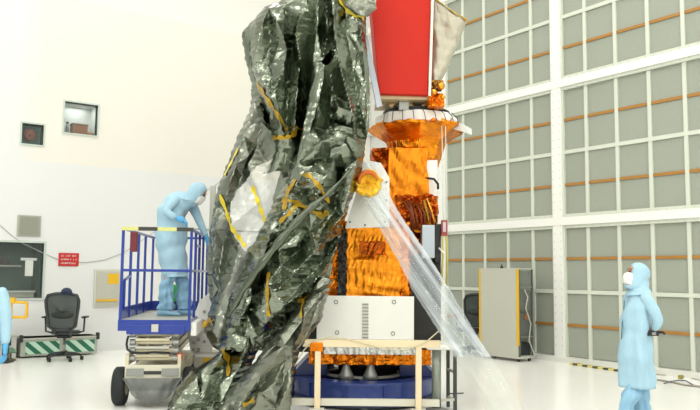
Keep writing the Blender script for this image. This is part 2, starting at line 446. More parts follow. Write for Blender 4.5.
t = thing('bottle', 'small grey bottle standing behind the brown box in wall window', 'bottle', 4.1, YW+.36, 4.37, world=True)
MB().lathe([(.035, 0), (.04, .15), (.02, .22), (.02, .25)], n=12).build('body', GREY, t, True); MB().lathe([(.024, .25), (.024, .29)], n=12).build('cap', DGREY, t)
t = thing('sealed_bag', 'pale orange bag beside the brown box in wall window', 'bag', 4.52, YW+.18, 4.37, world=True)
MB().ball((0, 0, .05), .065, .05, .055).build('body', mat('pale_orange', (190, 140, 110), rough=.6), t, True); MB().lathe([(.012, .09), (.025, .13)], n=8).build('neck', white, t)
t = thing('exit_lamp', 'green lamp box on the left side of the upper wall window', 'lamp', 3.985, YW+.3, 4.62, world=True)
MB().box(-.045, .03, -.05, .05, 0, .12).build('housing', mat('green_plastic', (70, 130, 90), rough=.5), t, bevel=.005); MB().box(-.03, .02, -.06, -.05, .02, .1).build('lens', mat('green_lens', (110, 180, 130), rough=.3), t)
# inside the observation window: sill desk, papers, dark equipment
t = thing('desk', 'pale narrow desk seen through the low observation window', 'desk', 2.85, YW+.6, 1.08, world=True)
MB().box(-.8, .75, -.25, .25, .0, .1).build('cabinet', LGREY, t); MB().box(-.83, .78, -.28, .27, .1, .13).build('desktop', white, t)
t = thing('paper_notice', 'white paper notice hanging inside the observation window', 'notice', 3.43, YW+.06, 1.5, world=True)
MB().box(-.075, .07, 0, .004, 0, .3).build('sheet', white, t); MB().box(-.16, .13, -.005, .01, .3, .35).build('holder', mat('pale_plastic', (220, 224, 222), rough=.3), t)
t = thing('monitor', 'dark monitor on an arm behind the observation window', 'monitor', 2.92, YW+.45, 1.72, world=True)
MB().box(-.35, .22, -.03, .03, 0, .14).build('screen', mat('dark_brown_plastic', (60, 46, 44), rough=.4), t, bevel=.01); MB().box(-.1, -.05, .03, .4, .04, .09).build('arm', DGREY, t)
MB().box(-.8, .45, -.01, .01, -.04, -.015).build('shelf', LGREY, t)

# --- things on the back wall
def wall_thing(name, label, cat, X, z): return thing(name, label, cat, X, YW, z, world=True)
t = wall_thing('vent_panel', 'square grey vent panel on the white wall above the observation window', 'vent', 3.375, 2.26)
MB().box(-.215, .215, -.03, 0, 0, .41).build('frame', mat('vent_grey', (172, 174, 162), rough=.5), t, bevel=.006)
b = MB()
for i in range(16): b.box(-.18, .18, -.04, -.03, .03+i*.0225, .04+i*.0225)
b.build('grille', mat('vent_slats', (160, 162, 148), rough=.5), t)
t = wall_thing('warning_sign', 'red rectangular warning sign with three white text lines on wall', 'sign', 4.145, 1.70)
MB().box(-.195, .195, -.02, 0, 0, .26).build('plate', mat('sign_red', (196, 34, 34), rough=.5), t, bevel=.004)
b = MB(); rnd = random.Random(4)
for row in range(3):
    z = .185-row*.072; x = -.15
    while x < .14:
        w = rnd.uniform(.012, .022)
        if rnd.random() < .85: b.box(x, x+w*.35, -.025, -.02, z, z+.036); b.box(x, x+w, -.025, -.02, z+rnd.choice((0, .014, .028)), z+.036 if rnd.random() < .4 else z+.01+rnd.choice((0, .014, .026)))
        x += w+.009
b.build('lettering', white, t)
t = wall_thing('pass_through_hatch', 'light grey hatch panel with a yellow label behind the blue lift rail', 'hatch', 4.95, .88)
MB().box(-.29, .29, -.03, 0, 0, .77).build('frame', mat('hatch_frame', (206, 208, 196), rough=.5), t, bevel=.006)
MB().box(-.25, .25, -.045, -.03, .04, .73).build('door', mat('hatch_door', (190, 190, 176), rough=.45), t, bevel=.004)
MB().box(-.02, .2, -.05, -.045, .47, .68).build('label_plate', YEL, t)
MB().box(-.24, .18, -.07, -.045, .12, .16).build('handle', YEL, t)
pts = [(-.0, 225), (10, 234), (22, 243), (45, 254), (62, 261), (85, 262.5), (105, 260), (125, 252), (160, 228), (185, 205), (235, 172)]
P = []
for a, b_ in pts:
    X, z = on_Y(a, b_, YW-.01); P.append((X, YW-.01, z))
tag(MB().tube(P, .0065, 6).build('wall_cable', mat('grey_cable', (170, 172, 168), rough=.6), smooth=True), 'thin grey cable sagging along the white back wall', 'cable')
t = wall_thing('pipe', 'thin grey pipe along white wall behind the lift worker', 'pipe', 6.3, 2.55)
MB().tube([(-.2, -.05, 0), (2.4, -.05, 0)], .014, 8).build('tube', GREY, t, True)
for x in (-.15, 2.3): MB().box(x-.02, x+.02, -.07, 0, -.025, .025).build('bracket', GREY, t)

# ================================================================== FILTER WALL (right)
mesh_m = mat('filter_mesh', (160, 167, 154), rough=.6, var=.04, vscale=30, bump=.25, bscale=220)
postm = mat('filter_post', (214, 220, 206), rough=.4); bandm = mat('filter_band', (244, 245, 240), rough=.35)
orm = mat('ochre_bar', (172, 122, 52), rough=.5)
wr = struct(MB().box(XW+.06, XW+.3, YN, YW+1.5, 0, ZC).build('wall_right', wm))
ys = [9.34+.652*i for i in range(-6, 9)]
zr = [(.12, 1.27), (1.35, 2.50), (2.77, 3.92), (3.99, 5.16), (5.43, 6.57), (6.65, 7.83), (8.1, 9.3)]
zo = [.69, 1.93, 3.33, 4.58, 6.0, 7.2, 8.7]
for i in range(len(ys)-1):
    for (z0, z1), q in zip(zr, zo):
        p = MB().box(XW+.03, XW+.06, ys[i]+.03, ys[i+1]-.03, z0, z1).build('filter_panel', mesh_m, wr)
        MB().box(XW+.005, XW+.03, ys[i]+.03, ys[i+1]-.03, q-.025, q+.025).build('crossbar', orm, p)['label'] = 'ochre crossbar'
n = 1
for i, y in enumerate(ys):
    thick = (i-6) % 5 == 0
    w = .11 if thick else .035
    b = MB().box(XW-(.05 if thick else .0), XW+.06, y-w, y+w, .1, ZC, 1 if thick else 0)
    if thick:
        b.box(XW-.02, XW+.05, y-.15, y+.15, .1, ZC, 0)
        for k in range(70):
            for s in (-.075, .075): b.box(XW-.056, XW-.05, y+s-.008, y+s+.008, .3+k*.15, .316+k*.15, 2)
    struct(b.build('trim_%d' % n, [postm, bandm, LGREY])); n += 1
Y0, Y1 = ys[0]-.15, YW
for z in (2.635, 5.295, 7.96):
    b = MB().box(XW-.06, XW+.06, Y0, Y1, z-.075, z+.075, 1).box(XW-.03, XW+.055, Y0, Y1, z-.135, z+.135, 0)
    for k in range(int((Y1-Y0)/.16)):
        for s in (-.105, .105): b.box(XW-.036, XW-.03, Y0+.05+k*.16, Y0+.066+k*.16, z+s-.008, z+s+.008, 2)
    struct(b.build('trim_%d' % n, [postm, bandm, LGREY])); n += 1
for z in (1.31, 3.955, 6.61):
    struct(MB().box(XW-.005, XW+.06, Y0, Y1, z-.035, z+.035).build('trim_%d' % n, postm)); n += 1
struct(MB().box(XW-.12, XW+.06, YN, YW, 0, .1).build('baseboard_right', mat('curb_white', (228, 230, 222), rough=.5)))

# hazard striped strip on the floor
def striped(name, c1, c2, scale, rot=(0, 0, 0), axis=0):
    m = bpy.data.materials.new(name); m.use_nodes = True; nt = m.node_tree; b = nt.nodes['Principled BSDF']; b.inputs['Roughness'].default_value = .45
    tc = nt.nodes.new('ShaderNodeTexCoord'); mp = nt.nodes.new('ShaderNodeMapping'); mp.inputs['Rotation'].default_value = rot
    sp = nt.nodes.new('ShaderNodeSeparateXYZ'); mu = nt.nodes.new('ShaderNodeMath'); mu.operation = 'MULTIPLY'; mu.inputs[1].default_value = scale
    fr = nt.nodes.new('ShaderNodeMath'); fr.operation = 'FRACT'; gt = nt.nodes.new('ShaderNodeMath'); gt.operation = 'GREATER_THAN'; gt.inputs[1].default_value = .5
    mx = nt.nodes.new('ShaderNodeMixRGB'); mx.inputs[1].default_value = lin(c1); mx.inputs[2].default_value = lin(c2)
    L = nt.links.new
    L(tc.outputs['Object'], mp.inputs[0]); L(mp.outputs[0], sp.inputs[0]); L(sp.outputs[axis], mu.inputs[0]); L(mu.outputs[0], fr.inputs[0]); L(fr.outputs[0], gt.inputs[0]); L(gt.outputs[0], mx.inputs[0]); L(mx.outputs[0], b.inputs['Base Color'])
    return m
a = on_floor(571, 364.5); b_ = on_floor(619, 371.5)
ang = math.atan2(b_[1]-a[1], b_[0]-a[0]); ln = math.hypot(b_[0]-a[0], b_[1]-a[1])
o = MB().box(0, ln, -.05, .05, 0, .035).build('hazard_strip', striped('hazard_tape', (222, 210, 120), (60, 64, 40), 5.2, (0, 0, .6)), bevel=.008)
o.location = (a[0], a[1], 0); o.rotation_euler = (0, 0, ang); tag(o, 'yellow and black striped floor strip beside the filter wall', 'strip')
for nm, pts, r, c, lb in (('hose', [(648, 380), (660, 381), (672, 383), (685, 386), (715, 389)], .014, (150, 146, 130), 'thick grey hose lying on the floor behind the standing worker'),
                       ('power_cord', [(651, 374), (662, 375.5), (675, 376), (690, 378.5), (712, 383)], .008, (170, 168, 156), 'thin grey cord on floor between the hose and the filter wall'),
                       ('floor_cable', [(664, 384), (672, 383), (678, 382), (686, 382.5), (694, 386), (704, 388)], .010, (100, 104, 120), 'short dark blue cable looping over the grey hose')):
    P = []
    for p in pts:
        q = on_floor(*p); P.append((q[0], q[1], r+(.016 if nm == 'floor_cable' and p[0] in (672, 678, 686) else 0)))
    tag(MB().tube(P, r, 7).build(nm, mat(nm+'_mat', c, rough=.6), smooth=True), lb, 'cable')
q = on_floor(682, 379)
t = thing('plug_adapter', 'small olive yellow adapter on floor near filter wall', 'adapter', q[0], q[1]+.02, world=True)
MB().box(-.04, .035, -.03, .03, 0, .06).build('body', mat('olive', (150, 140, 60), rough=.5), t, bevel=.012); MB().tube([(.035, 0, .03), (.08, 0, .025)], .01, 8).build('plug', DGREY, t)
q = on_floor(651, 374)
o = MB().box(-.03, .03, -.03, .03, 0, .06).lathe([(.015, .06), (.015, .08)], n=8).build('cord_end', DGREY, bevel=.008); o.location = (q[0], q[1], 0); tag(o, 'black connector at the left end of the thin floor cord', 'connector')
q = on_floor(457, 394)
o = MB().tube([(-.12, .06, .008), (-.03, .01, .008), (.1, -.02, .008)], .008, 6).build('tie_strap', DGREY, smooth=True); o.location = (q[0], q[1], 0); tag(o, 'short dark strap lying on the floor right of the white cart', 'strap')

# ================================================================== CABINET on casters
q = on_floor(518, 362.5)
t = thing('equipment_cabinet', 'pale grey equipment cabinet with yellow edge padding by filter wall', 'cabinet', q[0]+.02, q[1], world=True)
CW, CD, CH = 1.0, .42, 1.72    # runs along +Y, depth +X
cb = mat('cabinet_paint', (192, 194, 180), rough=.45)
MB().box(0, .03, .02, CW-.02, .1, CH).build('front_panel', cb, t, bevel=.006)
MB().box(.03, CD, CW-.04, CW-.01, .1, CH).build('side_panel', cb, t)
MB().box(0, CD, 0, CW, CH, CH+.02).build('top_panel', LGREY, t)
MB().box(0, CD, 0, CW, .06, .1).build('base', LGREY, t)
MB().box(-.012, .035, 0, .035, .3, CH).build('edge_strip', YEL, t); MB().box(-.012, .035, CW-.035, CW, .3, CH).build('edge_strip', YEL, t)
for z in (.1, .45, 1.38): MB().box(.03, CD, 0, CW-.04, z, z+.02).build('shelf', GREY, t)
for x, y in ((.03, 0), (CD-.03, 0), (CD-.03, CW-.04)): MB().box(x, x+.03, y, y+.03, .1, CH).build('corner_post', mat('dark_frame', (96, 102, 98), rough=.5), t)
for z0, z1, c in ((.12, .35, (26, 30, 30)), (.47, .9, (92, 98, 94)), (.95, 1.34, (104, 110, 104)), (1.4, 1.68, (120, 126, 118))):
    MB().box(.05, CD-.05, .03, CW-.1, z0, z1).build('rack_unit', mat('rack_%d' % c[0], c, rough=.5), t, bevel=.01)
MB().box(.2, .3, .005, .03, .78, .88).build('outlet', mat('rust_box', (160, 104, 60), rough=.5), t)
MB().tube([(.15, -.02, 1.35), (.22, -.04, 1.2), (.16, -.04, 1.0), (.3, -.04, .7), (.24, -.04, .4), (.38, -.05, .12), (.3, -.05, .05)], .012, 6).build('cable', LGREY, t, True)
for x, y in ((.06, .06), (CD-.06, .06), (.06, CW-.06), (CD-.06, CW-.06)):
    MB().lathe([(.03, -.015), (.03, .015)], (x, y, .03), 12, 'y').build('caster', RUB, t)
o = MB().lathe([(.0, 0), (.03, 0), (.03, .03), (.012, .05), (.012, .08)], n=10).build('indicator_lamp', DGREY, smooth=True); o.location = (q[0]+.25, q[1]+.62, CH+.02); tag(o, 'tiny dark lamp standing on top of the pale grey cabinet', 'lamp')

# ================================================================== CHAIRS
MESHB = film('chair_mesh', (44, 54, 52), .92, gloss=.1, rough=.6)
def make_chair(label, x, y, rot):
    t = thing('office_chair', label, 'chair', x, y, 0, rot, 'rolling office chairs')
    fr = mat('chair_frame', (44, 50, 50), rough=.4)
    # outline of the back (x,z), seen from behind; wide rounded top, narrow waist
    out = [(-.15, .56), (-.23, .62), (-.245, .75), (-.275, .95), (-.285, 1.08), (-.25, 1.17), (-.12, 1.2), (0, 1.205), (.12, 1.2), (.25, 1.17), (.285, 1.08), (.275, .95), (.245, .75), (.23, .62), (.15, .56)]
    yb = lambda z: -.2-.12*(z-.55)
    MB().tube([(a, yb(b), b) for a, b in out], .028, 8, closed=True).build('backrest_frame', fr, t, True)
    m = MB(); n = len(out); V = []
    for k in range(5):
        f = 1-k/4*.999
        V += [(a*f, yb(b)-.03*(1-f), .88+(b-.88)*f) for a, b in out]
    m.add(V, [(k*n+i, k*n+(i+1) % n, (k+1)*n+(i+1) % n, (k+1)*n+i) for k in range(4) for i in range(n)]); m.build('backrest', MESHB, t, True)
    MB().ball((0, -.235, .83), .2, .03, .075).build('lumbar_pad', mat('lumbar', (30, 34, 34), rough=.5), t, True)
    MB().loft([[(.26*math.cos(a)*f, .07+.24*math.sin(a)*f, z) for a in [2*PI*k/20 for k in range(20)]] for f, z in ((.85, .46), (1, .48), (1, .51), (.9, .53))]).build('seat', fr, t, True)
    MB().tube([(-.14, -.27, .58), (-.12, -.1, .46), (0, 0, .44), (.12, -.1, .46), (.14, -.27, .58)], .022, 8).build('back_bracket', fr, t, True)
    for s in (-1, 1):
        a = MB().tube([(s*.22, 0, .49), (s*.33, 0, .52), (s*.34, -.02, .76)], .018, 8).build('arm_post', fr, t, True)
        MB().box(s*.345-.045, s*.345+.045, -.12, .14, .76, .79).build('armrest', RUB, t, bevel=.012)
    MB().lathe([(.03, .12), (.03, .3), (.022, .3), (.022, .46)], n=12).build('gas_column', GREY, t, True)
    MB().box(-.12, .12, -.1, .1, .4, .46).build('tilt_mechanism', RUB, t, bevel=.02)
    b = MB()
    for k in range(5):
        a = 2*PI*k/5+.3; b.tube([(0, 0, .13), (.18*math.cos(a), .18*math.sin(a), .12), (.31*math.cos(a), .31*math.sin(a), .085)], [.035, .025, .018], 8)
    b.build('star_base', fr, t, True)
    for k in range(5):
        a = 2*PI*k/5+.3; MB().lathe([(.015, -.03), (.035, -.025), (.035, .025), (.015, .03)], (.31*math.cos(a), .31*math.sin(a), .035), 12, 'x').build('caster', RUB, t, True)
    return t
x, y, _ = U(64, 350, 13.75)
make_chair('dark mesh office chair in front of the green striped crate', x, y, .12)
t = thing('cap', 'dark blue cap hung on top of the mesh office chair', 'cap', U(73, 295, 13.75)[0], 13.43, 1.19)
MB().lathe([(.09, 0), (.1, .03), (.085, .08), (.05, .11), (.01, .12)], n=16).build('crown', mat('navy_cloth', (40, 52, 78), rough=.8), t, True); MB().loft([[(.1*math.cos(a)*f, -.05+.14*math.sin(a)*f-.02, z) for a in [PI*1.0+PI*k/10 for k in range(11)]] for f, z in ((1, .0), (1, .012))]).build('brim', mat('navy_cloth', (40, 52, 78)), t)
x, y, _ = U(471, 350, 15.5)
make_chair('black office chair mostly hidden beside the pale grey cabinet', x, y, 2.5)

# ================================================================== GREEN STRIPED CRATE and neighbours
x0, _ = on_Y(21, 345, 14.85); x1, _ = on_Y(97.5, 345, 14.85)
t = thing('shipping_crate', 'long grey crate with green striped panels behind mesh office chair', 'crate', (x0+x1)/2, 15.1, 0, world=True)
w = (x1-x0)/2; zt = on_Y(60, 337, 14.85)[1]
MB().box(-w, w, -.25, .25, .03, zt).build('body', mat('crate_grey', (176, 182, 168), rough=.5), t, bevel=.01)
MB().box(-w-.01, w+.01, -.26, .26, zt-.035, zt).build('lid', mat('crate_lid', (190, 192, 180), rough=.5), t, bevel=.005)
gs = striped('green_stripes', (196, 226, 206), (40, 112, 84), 6.2, (0, .85, 0))
for a_, b__ in ((-w+.08, -w+.68), (w-.62, w-.06)): MB().box(a_, b__, -.262, -.25, .07, zt-.07).build('striped_panel', gs, t)
for s in (-1, 1):
    MB().box(s*w-.03, s*w+.03, -.275, -.2, zt-.07, zt+.06).build('corner_latch', DGREY, t, bevel=.008)
b = MB()
for s in (-.6, .6): b.box(s*w-.08, s*w+.08, -.2, .2, 0, .03)
b.build('skid', DGREY, t)
# crate left of it
xx = on_Y(11, 340, 14.9)[0]
t = thing('storage_bin', 'pale grey bin with dark latch at left edge of picture', 'bin', xx-.14, 15.1, 0, world=True)
MB().box(-.3, .24, -.2, .2, 0, .40).build('body', mat('bin_grey', (204, 206, 200), rough=.5), t, bevel=.01); MB().box(.04, .14, -.22, -.2, .24, .38).build('latch', DGREY, t)
MB().box(-.31, .25, -.21, .21, .4, .43).build('lid', LGREY, t)
x, y, _ = U(10.5, 355, 13.6)
t = thing('green_stand', 'little green topped stand on floor before the grey bin', 'stand', x, y)
MB().lathe([(.0, 0), (.1, 0), (.09, .03), (.02, .05), (.018, .14)], n=12).build('base', mat('brown_stem', (110, 110, 80), rough=.6), t, True)
b = MB(); r_ = random.Random(5)
for k in range(9):
    a = 2*PI*k/9; b.ball((.07*math.cos(a), .05*math.sin(a), .15+.02*r_.random()), .045, .04, .03, 8, 6)
b.ball((0, 0, .19), .07, .06, .05, 10, 6).build('top', mat('leaf_green', (110, 150, 118), rough=.7), t, True)
# yellow frame trolley
x, y, _ = U(19, 355, 13.3)
t = thing('yellow_frame_stand', 'yellow square tube frame on a dark stand beside worker at left edge', 'stand', x, y)
LL = Loc(x, y)
c = [LL(11, 302, 13.3), LL(27, 302.5, 13.3), LL(26.5, 317.5, 13.3), LL(11, 317, 13.3)]
b = MB()
for i in range(4): b.beam(c[i], c[(i+1) % 4], .045)
b.build('frame', YEL, t, bevel=.01)
p0 = LL(8, 301, 13.35); p1 = LL(7, 336, 13.35)
MB().beam(p0, (p0[0], p0[1], .02), .1, .08).build('post', mat('post_dark', (70, 56, 50), rough=.5), t, bevel=.01)
MB().box(p0[0]-.1, p0[0]+.07, -.08, .1, p0[2]-.35, p0[2]-.15).build('clamp', DGREY, t, bevel=.01)
MB().box(p0[0]-.1, p0[0]+.15, -.04, .04, p0[2]-.04, p0[2]+.06).build('crossbar', YEL, t)
MB().box(p0[0]-.15, p0[0]+.12, -.12, .16, 0, .03).build('foot', DGREY, t, bevel=.01)

# ================================================================== PEOPLE
def hand(wrist, d, up, name, m, parent, sc=1., curl=.5):
    """palm with four unequal bent fingers and a thumb leaving the side of the palm; d = pointing direction, up = back of hand"""
    d = Vector(d).normalized(); up = Vector(up); up = (up-d*up.dot(d)).normalized(); sd = d.cross(up)
    w = Vector(wrist); P = lambda a, b, c: tuple(w+d*a*sc+sd*b*sc+up*c*sc)
    chains = [[(P(-.03, 0, 0), .03*sc), (P(.04, 0, 0), (.02*sc, .038*sc)), (P(.085, 0, 0), (.017*sc, .04*sc))]]
    o = skin(name, chains, m, parent, 2)
    fs = []
    for k, (b, l) in enumerate(((-.033, .068), (-.011, .08), (.011, .074), (.033, .056))):
        c = curl
        p1 = (.08, b, 0); p2 = (.08+l*.5*math.cos(c*.6), b*1.08, -l*.5*math.sin(c*.6))
        p3 = (p2[0]+l*.3*math.cos(c*1.3), b*1.1, p2[2]-l*.3*math.sin(c*1.3)); p4 = (p3[0]+l*.25*math.cos(c*1.9), b*1.1, p3[2]-l*.25*math.sin(c*1.9))
        fs.append(MB().tube([P(*p1), P(*p2), P(*p3), P(*p4)], [.0105*sc, .0098*sc, .009*sc, .006*sc], 8))
    fs.append(MB().tube([P(.02, -.03, -.005), P(.045, -.055, -.015), P(.075, -.066, -.025), P(.1, -.066, -.032)], [.014*sc, .0125*sc, .011*sc, .007*sc], 8))
    for q in fs: q.build('finger', m, o, True)
    return o
def ell(cx, cy, z, rx, ry, n=28, sh=0, tilt=0):
    return [(cx+rx*math.cos(2*PI*k/n), cy+ry*math.sin(2*PI*k/n), z+tilt*math.cos(2*PI*k/n)*rx) for k in range(n)]
def garment(rings, seed, amp=.012, n=36):
    """loft of ellipses (cx,cy,z,rx,ry,tilt) resampled finely with soft cloth folds"""
    R = np.array([list(r)+[0]*(6-len(r)) for r in rings], float); m = 40
    m = 56; t = np.linspace(0, len(R)-1, m); i = np.arange(len(R)); S = np.stack([np.interp(t, i, R[:, k]) for k in range(6)], 1)
    for k in range(6):   # smooth
        for _ in range(2): S[1:-1, k] = (S[:-2, k]+2*S[1:-1, k]+S[2:, k])/4
    out = []; rr = random.Random(seed); ph = [rr.uniform(0, 6) for _ in range(4)]
    for j, (cx, cy, z, rx, ry, tl) in enumerate(S):
        f = j/(m-1); ring = []
        for k in range(n):
            a = 2*PI*k/n
            w = amp*(math.sin(5*a+ph[0]+3*f)*(.3+f)+.8*math.sin(9*a+ph[1]-5*f)*f+.7*math.sin(13*f*2+2*a+ph[2]))
            ring.append((cx+(rx+w)*math.cos(a), cy+(ry+w)*math.sin(a), z+tl*math.cos(a)*rx))
        cr = folds(np.array([p[0]*1.2+p[1]*.9 for p in ring]), np.array([p[2] for p in ring]), seed, [(.035, .3, 60, 40, 2), (.02, .14, 30, 60, 2)], .4)
        out.append([(cx+(p[0]-cx)*(1+h/max(rx, .06)), cy+(p[1]-cy)*(1+h/max(ry, .06)), p[2]) for p, h in zip(ring, cr*min(1, .35+f*3))])
    return MB().loft(out)
def head_gear(t, body, c, yaw_dir, pitch, nb=None):
    """hood open at the face, mask, goggles-dark eyes, nose. c = head centre; yaw_dir +1 faces +x, -1 faces -x; pitch up positive"""
    M = Matrix.Translation(c) @ Matrix.Rotation(0 if yaw_dir > 0 else PI, 4, 'Z') @ Matrix.Rotation(-pitch, 4, 'Y')
    tr = lambda m: [tuple(M @ Vector(p)) for p in m.v]
    # face (skin) with brow, nose, chin, front = +x
    f = MB(); rings = []
    for z, rf, rb, ry in ((-.125, .03, .02, .03), (-.115, .075, .04, .05), (-.08, .092, .07, .066), (-.04, .094, .085, .073), (0, .098, .092, .077), (.04, .1, .095, .078), (.08, .088, .09, .072), (.11, .06, .065, .05), (.125, .02, .02, .02)):
        rings.append([((rf if math.cos(a) > 0 else rb)*math.cos(a), ry*math.sin(a), z) for a in [2*PI*k/20 for k in range(20)]])
    f.loft(rings); f.loft([[(.09, -.01, .02), (.09, .01, .02), (.085, .01, .03), (.085, -.01, .03)], [(.125, -.012, -.02), (.125, .012, -.02), (.1, .006, -.01), (.1, -.006, -.01)], [(.095, -.016, -.035), (.095, .016, -.035), (.09, .01, -.03), (.09, -.01, -.03)]])
    f.v = tr(f); f.build('face', SKIN, body, True)
    e = MB()
    for s in (-1, 1): e.ball((.093, s*.032, .012), .012, .014, .008, 8, 6)
    e.v = tr(e); e.build('eye', mat('dark_eye', (50, 40, 36), rough=.3), body, True)
    e = MB()
    for s in (-1, 1): e.tube([(.095, s*.015, .035), (.1, s*.033, .04), (.088, s*.052, .032)], .004, 5)
    e.v = tr(e); e.build('eyebrow', mat('brow', (80, 54, 40)), body, True)
    # hood: shell with a front opening + cowl down to shoulders
    h = MB(); n = 26; rings = []
    for z, r, ry in ((-.17, .07, .08), (-.14, .1, .1), (-.1, .112, .1), (-.05, .118, .102), (0, .122, .104), (.05, .122, .1), (.09, .108, .09), (.12, .078, .068), (.14, .03, .03), (.143, .004, .004)):
        op = 0
        if -.11 < z < .06: op = .62
        elif z <= -.11: op = 0
        rings.append((z, r, ry, op))
    V = []; 
    for z, r, ry, op in rings:
        for k in range(n+1):
            a = op+(2*PI-2*op)*k/n; V.append(((r*(1.0 if math.cos(a) < 0 else .9))*math.cos(a)-.008, ry*math.sin(a), z))
    F = [(i*(n+1)+k, i*(n+1)+k+1, (i+1)*(n+1)+k+1, (i+1)*(n+1)+k) for i in range(len(rings)-1) for k in range(n)]
    h.add(V, F); h.v = tr(h); o = h.build('hood', SUIT, t, True); s = o.modifiers.new('thick', 'SOLIDIFY'); s.thickness = .008
    nb = Vector(nb or (c[0], c[1], c[2]-.2)); c_ = Vector(c)-Vector((.03*yaw_dir, 0, .05)); R_ = []
    for f, r, ry in ((0, .098, .095), (.3, .1, .095), (.55, .105, .1), (.8, .108, .13), (1, .12, .165), (1.12, .125, .18)):
        p = c_.lerp(nb, f); R_.append([(p.x+(r+.006*math.sin(5*a+9*f))*math.cos(a), p.y+ry*math.sin(a), p.z-.02*math.cos(a)*yaw_dir*f) for a in [2*PI*k/26 for k in range(26)]])
    MB().loft(R_, caps=False).build('hood_cowl', SUIT, t, True)
    k_ = MB(); V = []
    zs_ = [-.13, -.11, -.08, -.05, -.02, -.003]; rs = [.09, .112, .122, .13, .122, .108]
    for z, r in zip(zs_, rs):
        for q in range(13):
            a = -1.15+2.3*q/12; V.append((r*math.cos(a)*(1 if abs(a) < .5 else .96), .082*math.sin(a)*1.12, z))
    k_.add(V, [(i*13+q, i*13+q+1, (i+1)*13+q+1, (i+1)*13+q) for i in range(5) for q in range(12)]); k_.v = tr(k_); o = k_.build('mask', MASK, t, True); s = o.modifiers.new('thick', 'SOLIDIFY'); s.thickness = .004

def arm_chain(*pr): return [list(pr)]
def boot(x, y, z, dirx, t, m=SUIT_B, rot=0):
    b = MB(); R = []
    for f, hw, hh in ((-.1, .035, .05), (-.08, .05, .09), (0, .052, .1), (.08, .05, .07), (.15, .05, .05), (.19, .035, .035), (.2, .015, .02)):
        R.append([(x+dirx*f, y+hw*math.cos(a), z+hh/2+hh/2*math.sin(a)) for a in [2*PI*k/14 for k in range(14)]])
    return b.loft(R).build('boot', m, t, True)

# ---- worker standing at the right
px0, D0 = 635.5, 8.0
x0, y0, _ = U(px0, 330, D0)
t = thing('person', 'person in pale blue hooded coverall standing, looking up, hands behind back', 'person', x0, y0)
hp = (.0, 0, .93)
body = skin('body', [[(hp, (.09, .12)), ((.0, 0, 1.1), (.08, .11)), ((.01, 0, 1.3), (.08, .12)), ((.025, 0, 1.44), (.04, .05)), ((.02, 0, 1.52), .035), ((.02, 0, 1.6), .04)],
     [(hp, .08), ((-.04, -.075, .75), .04), ((-.1, -.092, .44), .035), ((-.2, -.1, .12), .035)], [(hp, .08), ((.04, .075, .75), .04), ((.07, .092, .44), .035), ((.1, .1, .12), .035)],
     [((.01, 0, 1.3), .08), ((.04, -.17, 1.38), .04), ((.14, -.23, 1.14), .03), ((.12, -.1, 1.04), .022)], [((.01, 0, 1.3), .08), ((.04, .17, 1.38), .04), ((.14, .23, 1.14), .03), ((.12, .07, 1.04), .022)]], SKIN, t, 2)
garment([(.03, 0, 1.5, .065, .09), (.035, 0, 1.46, .09, .14), (.035, 0, 1.4, .11, .19), (.02, 0, 1.3, .13, .2), (.0, 0, 1.15, .135, .19), (-.005, 0, 1.0, .14, .19), (-.01, 0, .85, .15, .195), (-.01, 0, .65, .16, .2), (-.01, 0, .455, .168, .205)], 3).build('coat', SUIT, t, True)
for s, T_ in ((-1, [(-.02, .78, .05, .05), (-.045, .58, .06, .06), (-.075, .44, .078, .072), (-.15, .24, .086, .075), (-.21, .08, .08, .07)]), (1, [(.02, .78, .05, .05), (.05, .58, .07, .065), (.07, .44, .085, .075), (.09, .24, .085, .075), (.1, .08, .08, .07)])):
    garment([(a, s*(.07+.03*k/4), z, rx, ry) for k, (a, z, rx, ry) in enumerate(T_)], 5+s, .008).build('trouser_leg', SUIT_B, t, True)
    boot(T_[-1][0], s*.1, 0, -1, t)
    skin('sleeve', [[((.035, s*.13, 1.42), .06), ((.05, s*.18, 1.38), .068), ((.11, s*.23, 1.26), .06), ((.15, s*.24, 1.15), .054), ((.15, s*.17, 1.09), .046), ((.14, s*.08-.02, 1.05), .037)]], SUIT, t, 2)
    hand((.14, s*.07-.02, 1.04), (-.05, -s*.7, -.3), (1, 0, .1), 'glove', GLOVE if s > 0 else mat('dark_glove', (70, 80, 86), rough=.5), t, 1, 1.1)
head_gear(t, body, (.025, 0, 1.615), -1, .38, (.035, 0, 1.44))
MB().tube([(-.11, -.005, 1.35), (-.142, -.01, 1.1), (-.155, -.01, .95), (-.175, -.01, .7), (-.182, -.01, .46)], .006, 6).build('zip_seam', mat('seam_dark', (96, 132, 150), rough=.6), t, True)
x1_, y1_ = x0+.165, y0-.14
t2 = thing('radio_handset', 'black handset held behind the standing worker\'s back', 'handset', x1_, y1_, 1.015)
MB().box(-.1, .02, -.025, .02, -.02, .035).build('body', RUB, t2, bevel=.01); MB().tube([(.02, 0, .015), (.06, 0, .02), (.085, .0, .0)], .012, 8).build('antenna', RUB, t2, True)
MB().box(-.06, -.02, -.032, -.025, -.01, .02).build('keypad', GREY, t2)

